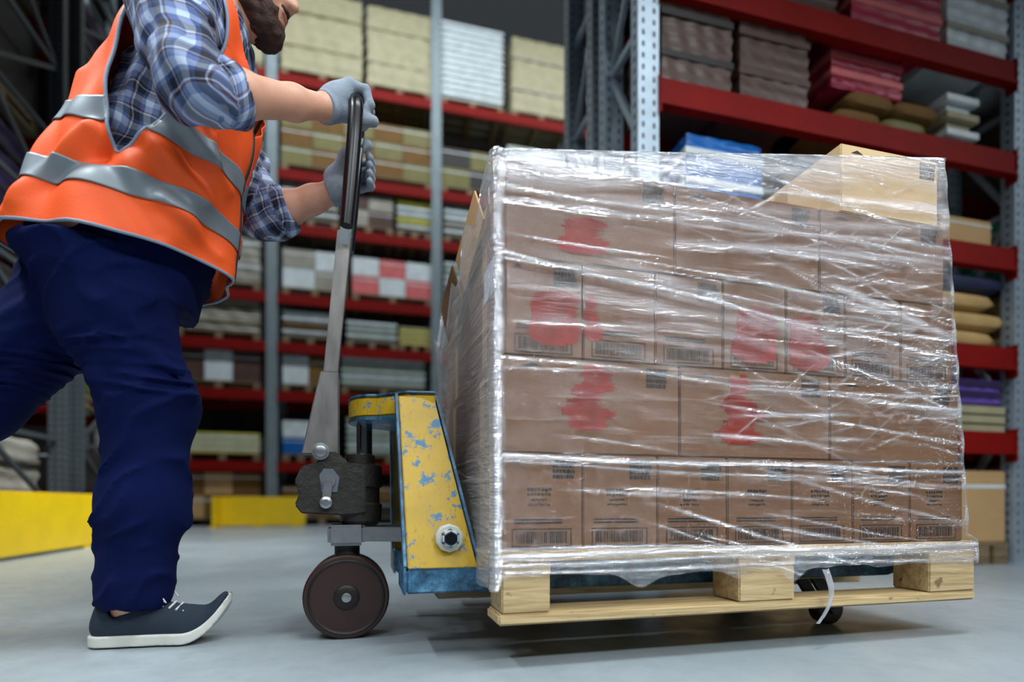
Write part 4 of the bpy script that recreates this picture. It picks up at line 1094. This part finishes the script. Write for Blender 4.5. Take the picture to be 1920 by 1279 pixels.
# open neckline
sh.sub(f_cap(HC + (-.03, 0, -.06), HB + TD * TL * .97 + (.02, 0, .01), .064, .066), .006); sh.sub(f_cap(HC + (.02, 0, -.08), HB + TD * TL * .97 + (.09, 0, .0), .05, .045), .01)
V, Q = polygonize(sh, (-1.1, .0, .85), (-.30, .75, 1.60), .0052)
segs = [(HB, HB + TD * TL, .19), (SHn, ELn, .07), (ELn, CUn + (CUn - ELn), .06), (SHf, ELf, .07), (ELf, CUf + (CUf - ELf), .06)]
best = np.full(len(V), 9.0); at = np.zeros((len(V), 3))
for a, b, r in segs:
    ba = b - a; L = np.linalg.norm(ba); t_ = np.clip((V - a) @ ba / L ** 2, 0, 1); q = V - a - t_[:, None] * ba; dd = np.linalg.norm(q, axis=1) - r
    ax = ba / L; e1 = np.cross(ax, (0, 1, 0)); e1 /= np.linalg.norm(e1)
    tl = (V - a) @ ax; pl = (V - a) @ e1; dv = V[:, 1] - .2
    m_ = dd < best; best[m_] = dd[m_]; at[m_, 0] = (tl + .45 * dv)[m_]; at[m_, 1] = (pl - .45 * dv)[m_]
mesh_np('shirt', V, Q, M['plaid'], pr, attrs={'cloth': at})

# gloves
for hf, nm, lo_, hi_, Wp, dr in ((hand_near, 'near', (-.40, .27, 1.19), (-.18, .46, 1.38), WRn, WRn - ELn), (hand_far, 'far', (-.40, .40, 1.08), (-.18, .56, 1.30), WRf, WRf - ELf)):
    g = SDF(); hf(g, .0032)
    ax = dr / np.linalg.norm(dr)
    g.cap(Wp + ax * .0, Wp + ax * .02, .030, .030, .01)
    g.cap(Wp - ax * .006, Wp - ax * .001, .0345, .0345, .003)
    g.ops.append(('s', lambda P, Wp=Wp, ax=ax: (P - Wp + ax * .012) @ ax, .003))
    sculpt('glove', g, lo_, hi_, .0022, M['glove'], pr)

# vest: a cloth surface in (angle, height) coordinates
def ridge(th, h, p, q, w, amp):
    px, py = (th - p[0]) * .19, (h - p[1]) * TL; dx, dy = (q[0] - p[0]) * .19, (q[1] - p[1]) * TL; L = dx * dx + dy * dy
    t_ = np.clip((px * dx + py * dy) / L, 0, 1); d = np.hypot(px - t_ * dx, py - t_ * dy); return amp * np.exp(-(d / w) ** 2) * (1 - .5 * t_)
def vest(th, h, off=0.0):
    th = np.asarray(th, float); h = np.asarray(h, float)
    hc = np.clip(h, 0, 1)
    A_ = np.interp(hc, KH, KA) + .010; B_ = np.interp(hc, KH, KB) + .012
    flare = np.clip(1 - hc / .5, 0, 1)
    dsp = flare * (.010 * np.sin(th * 5 + 1) + .006 * np.sin(th * 9 + hc * 4)) + .004 * np.sin(th * 7 + hc * 16) + .003 * np.sin(th * 13 - hc * 22)
    H_ = math.pi / 2
    for p, q, w, a in (((H_ + .0, .34), (H_ - .9, .20), .020, .020), ((H_ - .15, .30), (H_ + .5, .12), .022, -.012), ((H_ - .35, .42), (H_ - 1.2, .30), .018, .014), ((H_ + .3, .30), (H_ + .7, .02), .016, .014),
                       ((H_ - .5, .14), (H_ - 1.2, .05), .018, .014), ((H_ + 1.0, .5), (H_ + .6, .05), .02, .010), ((H_ - .6, .62), (H_ - .9, .35), .016, .014), ((H_ + .1, .24), (H_ - .5, .02), .02, -.012), ((H_ - .9, .7), (H_ - .8, .45), .012, -.010)):
        dsp = dsp + 1.5 * ridge(th, h, p, q, w, a)
    dsp = dsp * np.clip((1.02 - hc) / .25, 0, 1) + off
    c, s_ = np.cos(th), np.sin(th)
    e = 2 / 2.3
    x = (A_ + dsp) * np.sign(c) * np.abs(c) ** e; y = -(B_ + dsp) * np.sign(s_) * np.abs(s_) ** e
    t_ = h * TL + (-.025 + .055 * np.cos(th)) * np.clip(1 - h, 0, 1) ** 1.4
    return HB + x[..., None] * FD + t_[..., None] * TD + np.stack([0 * y, y, 0 * y], -1)
def arm_sd(th, h):
    out = None
    for c in (math.pi / 2, -math.pi / 2):
        d = (th - c + math.pi) % (2 * math.pi) - math.pi
        d = d * (1 if c > 0 else -1)
        w = .66 * (.18 + .82 * np.clip((h - .24) / .50, 0, 1) ** .75)
        hh = np.where(h < .68, (h - .68) / .43, (h - .68) / .27)
        v = np.sqrt(((d + .02) / w) ** 2 + hh ** 2) - 1
        out = v if out is None else np.minimum(out, v)
    return out
def open_front(th, h):
    d = (th + math.pi) % (2 * math.pi) - math.pi
    w = .02 + 1.05 * np.clip((h - .60) / .34, 0, 1)
    return np.abs(d) - w
def cloth_grid(name, m, off, h0, h1, nth, nh, solid, mask=True, parent=pr, t0=0.0, t1=2 * math.pi):
    TH, HH = np.meshgrid(np.linspace(t0, t1, nth), np.linspace(h0, h1, nh))
    def sd(a, b): return np.minimum(arm_sd(a, b) * .3, open_front(a, b))
    S_ = sd(TH, HH); cell = .022
    for _ in range(3):                                   # pull the cells at the armholes onto their edge
        e = 1e-3; gx = (sd(TH + e, HH) - sd(TH - e, HH)) / (2 * e); gy = (sd(TH, HH + e) - sd(TH, HH - e)) / (2 * e); g2 = gx * gx + gy * gy + 1e-9
        near_ = np.abs(S_) < cell * .55
        TH = np.where(near_, TH - S_ * gx / g2, TH); HH = np.where(near_, HH - S_ * gy / g2, HH); S_ = np.where(near_, 0, S_)
    V = vest(TH, HH, off).reshape(-1, 3)
    idx = np.arange(nth * nh).reshape(nh, nth)
    keep = S_ > -1e-6
    k = keep[:-1, :-1] & keep[:-1, 1:] & keep[1:, 1:] & keep[1:, :-1]
    Q = np.stack([idx[:-1, :-1], idx[:-1, 1:], idx[1:, 1:], idx[1:, :-1]], -1)[k]
    used = np.unique(Q); mp = -np.ones(len(V), int); mp[used] = np.arange(len(used))
    o = mesh_np(name, V[used], mp[Q], m, parent)
    sm = o.modifiers.new('thick', 'SOLIDIFY'); sm.thickness = solid; sm.offset = -1
    return o
vo = cloth_grid('vest', M['orange'], 0, 0, 1.0, 420, 190, .002)
def stripe(h0, h1):
    return cloth_grid('reflective_stripe', M['reflect'], .0040, h0, h1, 420, 14, .001, parent=vo)
stripe(.125, .200); stripe(.33, .405)
# piping along the armhole and the hem
def curve_tube(name, pts, r, m, parent): return MB().tube([tuple(p) for p in pts], r, 8).build(name, m, parent, smooth=True)
for c in (math.pi / 2, -math.pi / 2):
    pts = []
    for i in range(73):
        a = 2 * math.pi * i / 72; hh = math.sin(a); h = .68 + (.43 if hh < 0 else .27) * hh
        w = .66 * (.18 + .82 * np.clip((h - .24) / .50, 0, 1) ** .75); d = w * math.cos(a) - .02
        pts.append(vest(c + d * (1 if c > 0 else -1), h, .001))
    curve_tube('armhole_piping', pts, .0035, M['piping'], vo)
curve_tube('hem_piping', [vest(a, 0.0, .0005) for a in np.linspace(.03, 2 * math.pi - .03, 90)], .0035, M['piping'], vo)
zp = [vest(.03, h, .001) for h in np.linspace(.0, .72, 40)]
curve_tube('zipper', zp, .005, M['zip'], vo)
p_ = vest(.03, .60, .004)
MB().bar(tuple(p_), tuple(p_ + np.array((.022, -.02, .03))), .006, .004).build('zip_pull', M['black'], vo)

# shoes
def shoe(heel, ball, toe, lift, ankle, rot=None):
    def rise(P): return lift * (np.clip((P[:, 0] - ball[0]) / (toe[0] - ball[0]), 0, 1.6)) ** 2
    sole = SDF()
    def so(P):
        z = P[:, 2] - rise(P); pl = np.stack([P[:, 0], P[:, 1], 0 * z], 1)
        d = smin(f_cap((heel[0], heel[1], 0), (ball[0], ball[1], 0), .037, .047)(pl), f_cap((ball[0], ball[1], 0), (toe[0], toe[1], 0), .047, .037)(pl), .02)
        dz = np.abs(z - .016) - .0125
        return np.maximum(d, dz) + .0
    sole.ops.append(('u', so, 0))
    up = SDF()
    def uf(P):
        q = P.copy(); q[:, 2] -= rise(P)
        s = SDF(); hx, hy = heel[0], heel[1]
        s.cap((hx, hy, .045), (ball[0], ball[1], .040), .034, .040, .02); s.cap((ball[0], ball[1], .038), (toe[0], toe[1], .034), .038, .028, .02)
        s.cap((hx + .01, hy, .085), (hx + .07, hy, .080), .032, .032, .03); s.cap((hx + .07, hy, .075), (ball[0] - .01, ball[1], .048), .032, .032, .03)
        d = s(q)
        return np.maximum(d, .020 - q[:, 2])
    up.ops.append(('u', uf, 0)); up.sub(f_cap(np.array(ankle) + (0, 0, .0), np.array(ankle) + (0, 0, .1), .036, .036), .005)
    return sole, up
so, up = shoe((-.815, .418), (-.655, .42), (-.595, .421), .034, (-.785, .418, .085))
s1 = sculpt('shoe', up, (-.88, .33, .0), (-.50, .51, .16), .0035, M['canvas'], pr)
sculpt('sole', so, (-.88, .33, -.004), (-.50, .51, .11), .003, M['sole'], s1)
lc = MB()
for i in range(4):
    u = -.655 - .014 * i; z = .082 + .0045 * i
    lc.tube([(u, .390, z - .006), (u + .006, .42, z + .004), (u, .450, z - .006)], .0024, 6)
lc.tube([(-.715, .41, .11), (-.70, .385, .118), (-.685, .375, .10), (-.70, .395, .105)], .002, 6); lc.tube([(-.715, .42, .11), (-.69, .44, .12), (-.675, .43, .105)], .002, 6)
lc.build('laces', M['lace'], s1, smooth=True)
# trailing shoe, heel raised: modelled flat, then turned about its toe
so, up = shoe((-1.60, .50), (-1.44, .50), (-1.38, .50), .0, (-1.57, .50, .085))
a_ = math.radians(52); piv = np.array([-1.42, .50, .01])
def turn(V):
    q = V - piv; c, s = math.cos(a_), math.sin(a_)
    return np.stack([q[:, 0] * c + q[:, 2] * s, q[:, 1], -q[:, 0] * s + q[:, 2] * c], 1) + piv + np.array([0, 0, .012])
V, Q = polygonize(up, (-1.66, .41, .0), (-1.30, .59, .16), .0035); s2 = mesh_np('shoe', turn(V), Q, M['canvas'], pr)
V, Q = polygonize(so, (-1.66, .41, -.004), (-1.30, .59, .11), .003); mesh_np('sole', turn(V), Q, M['sole'], s2)
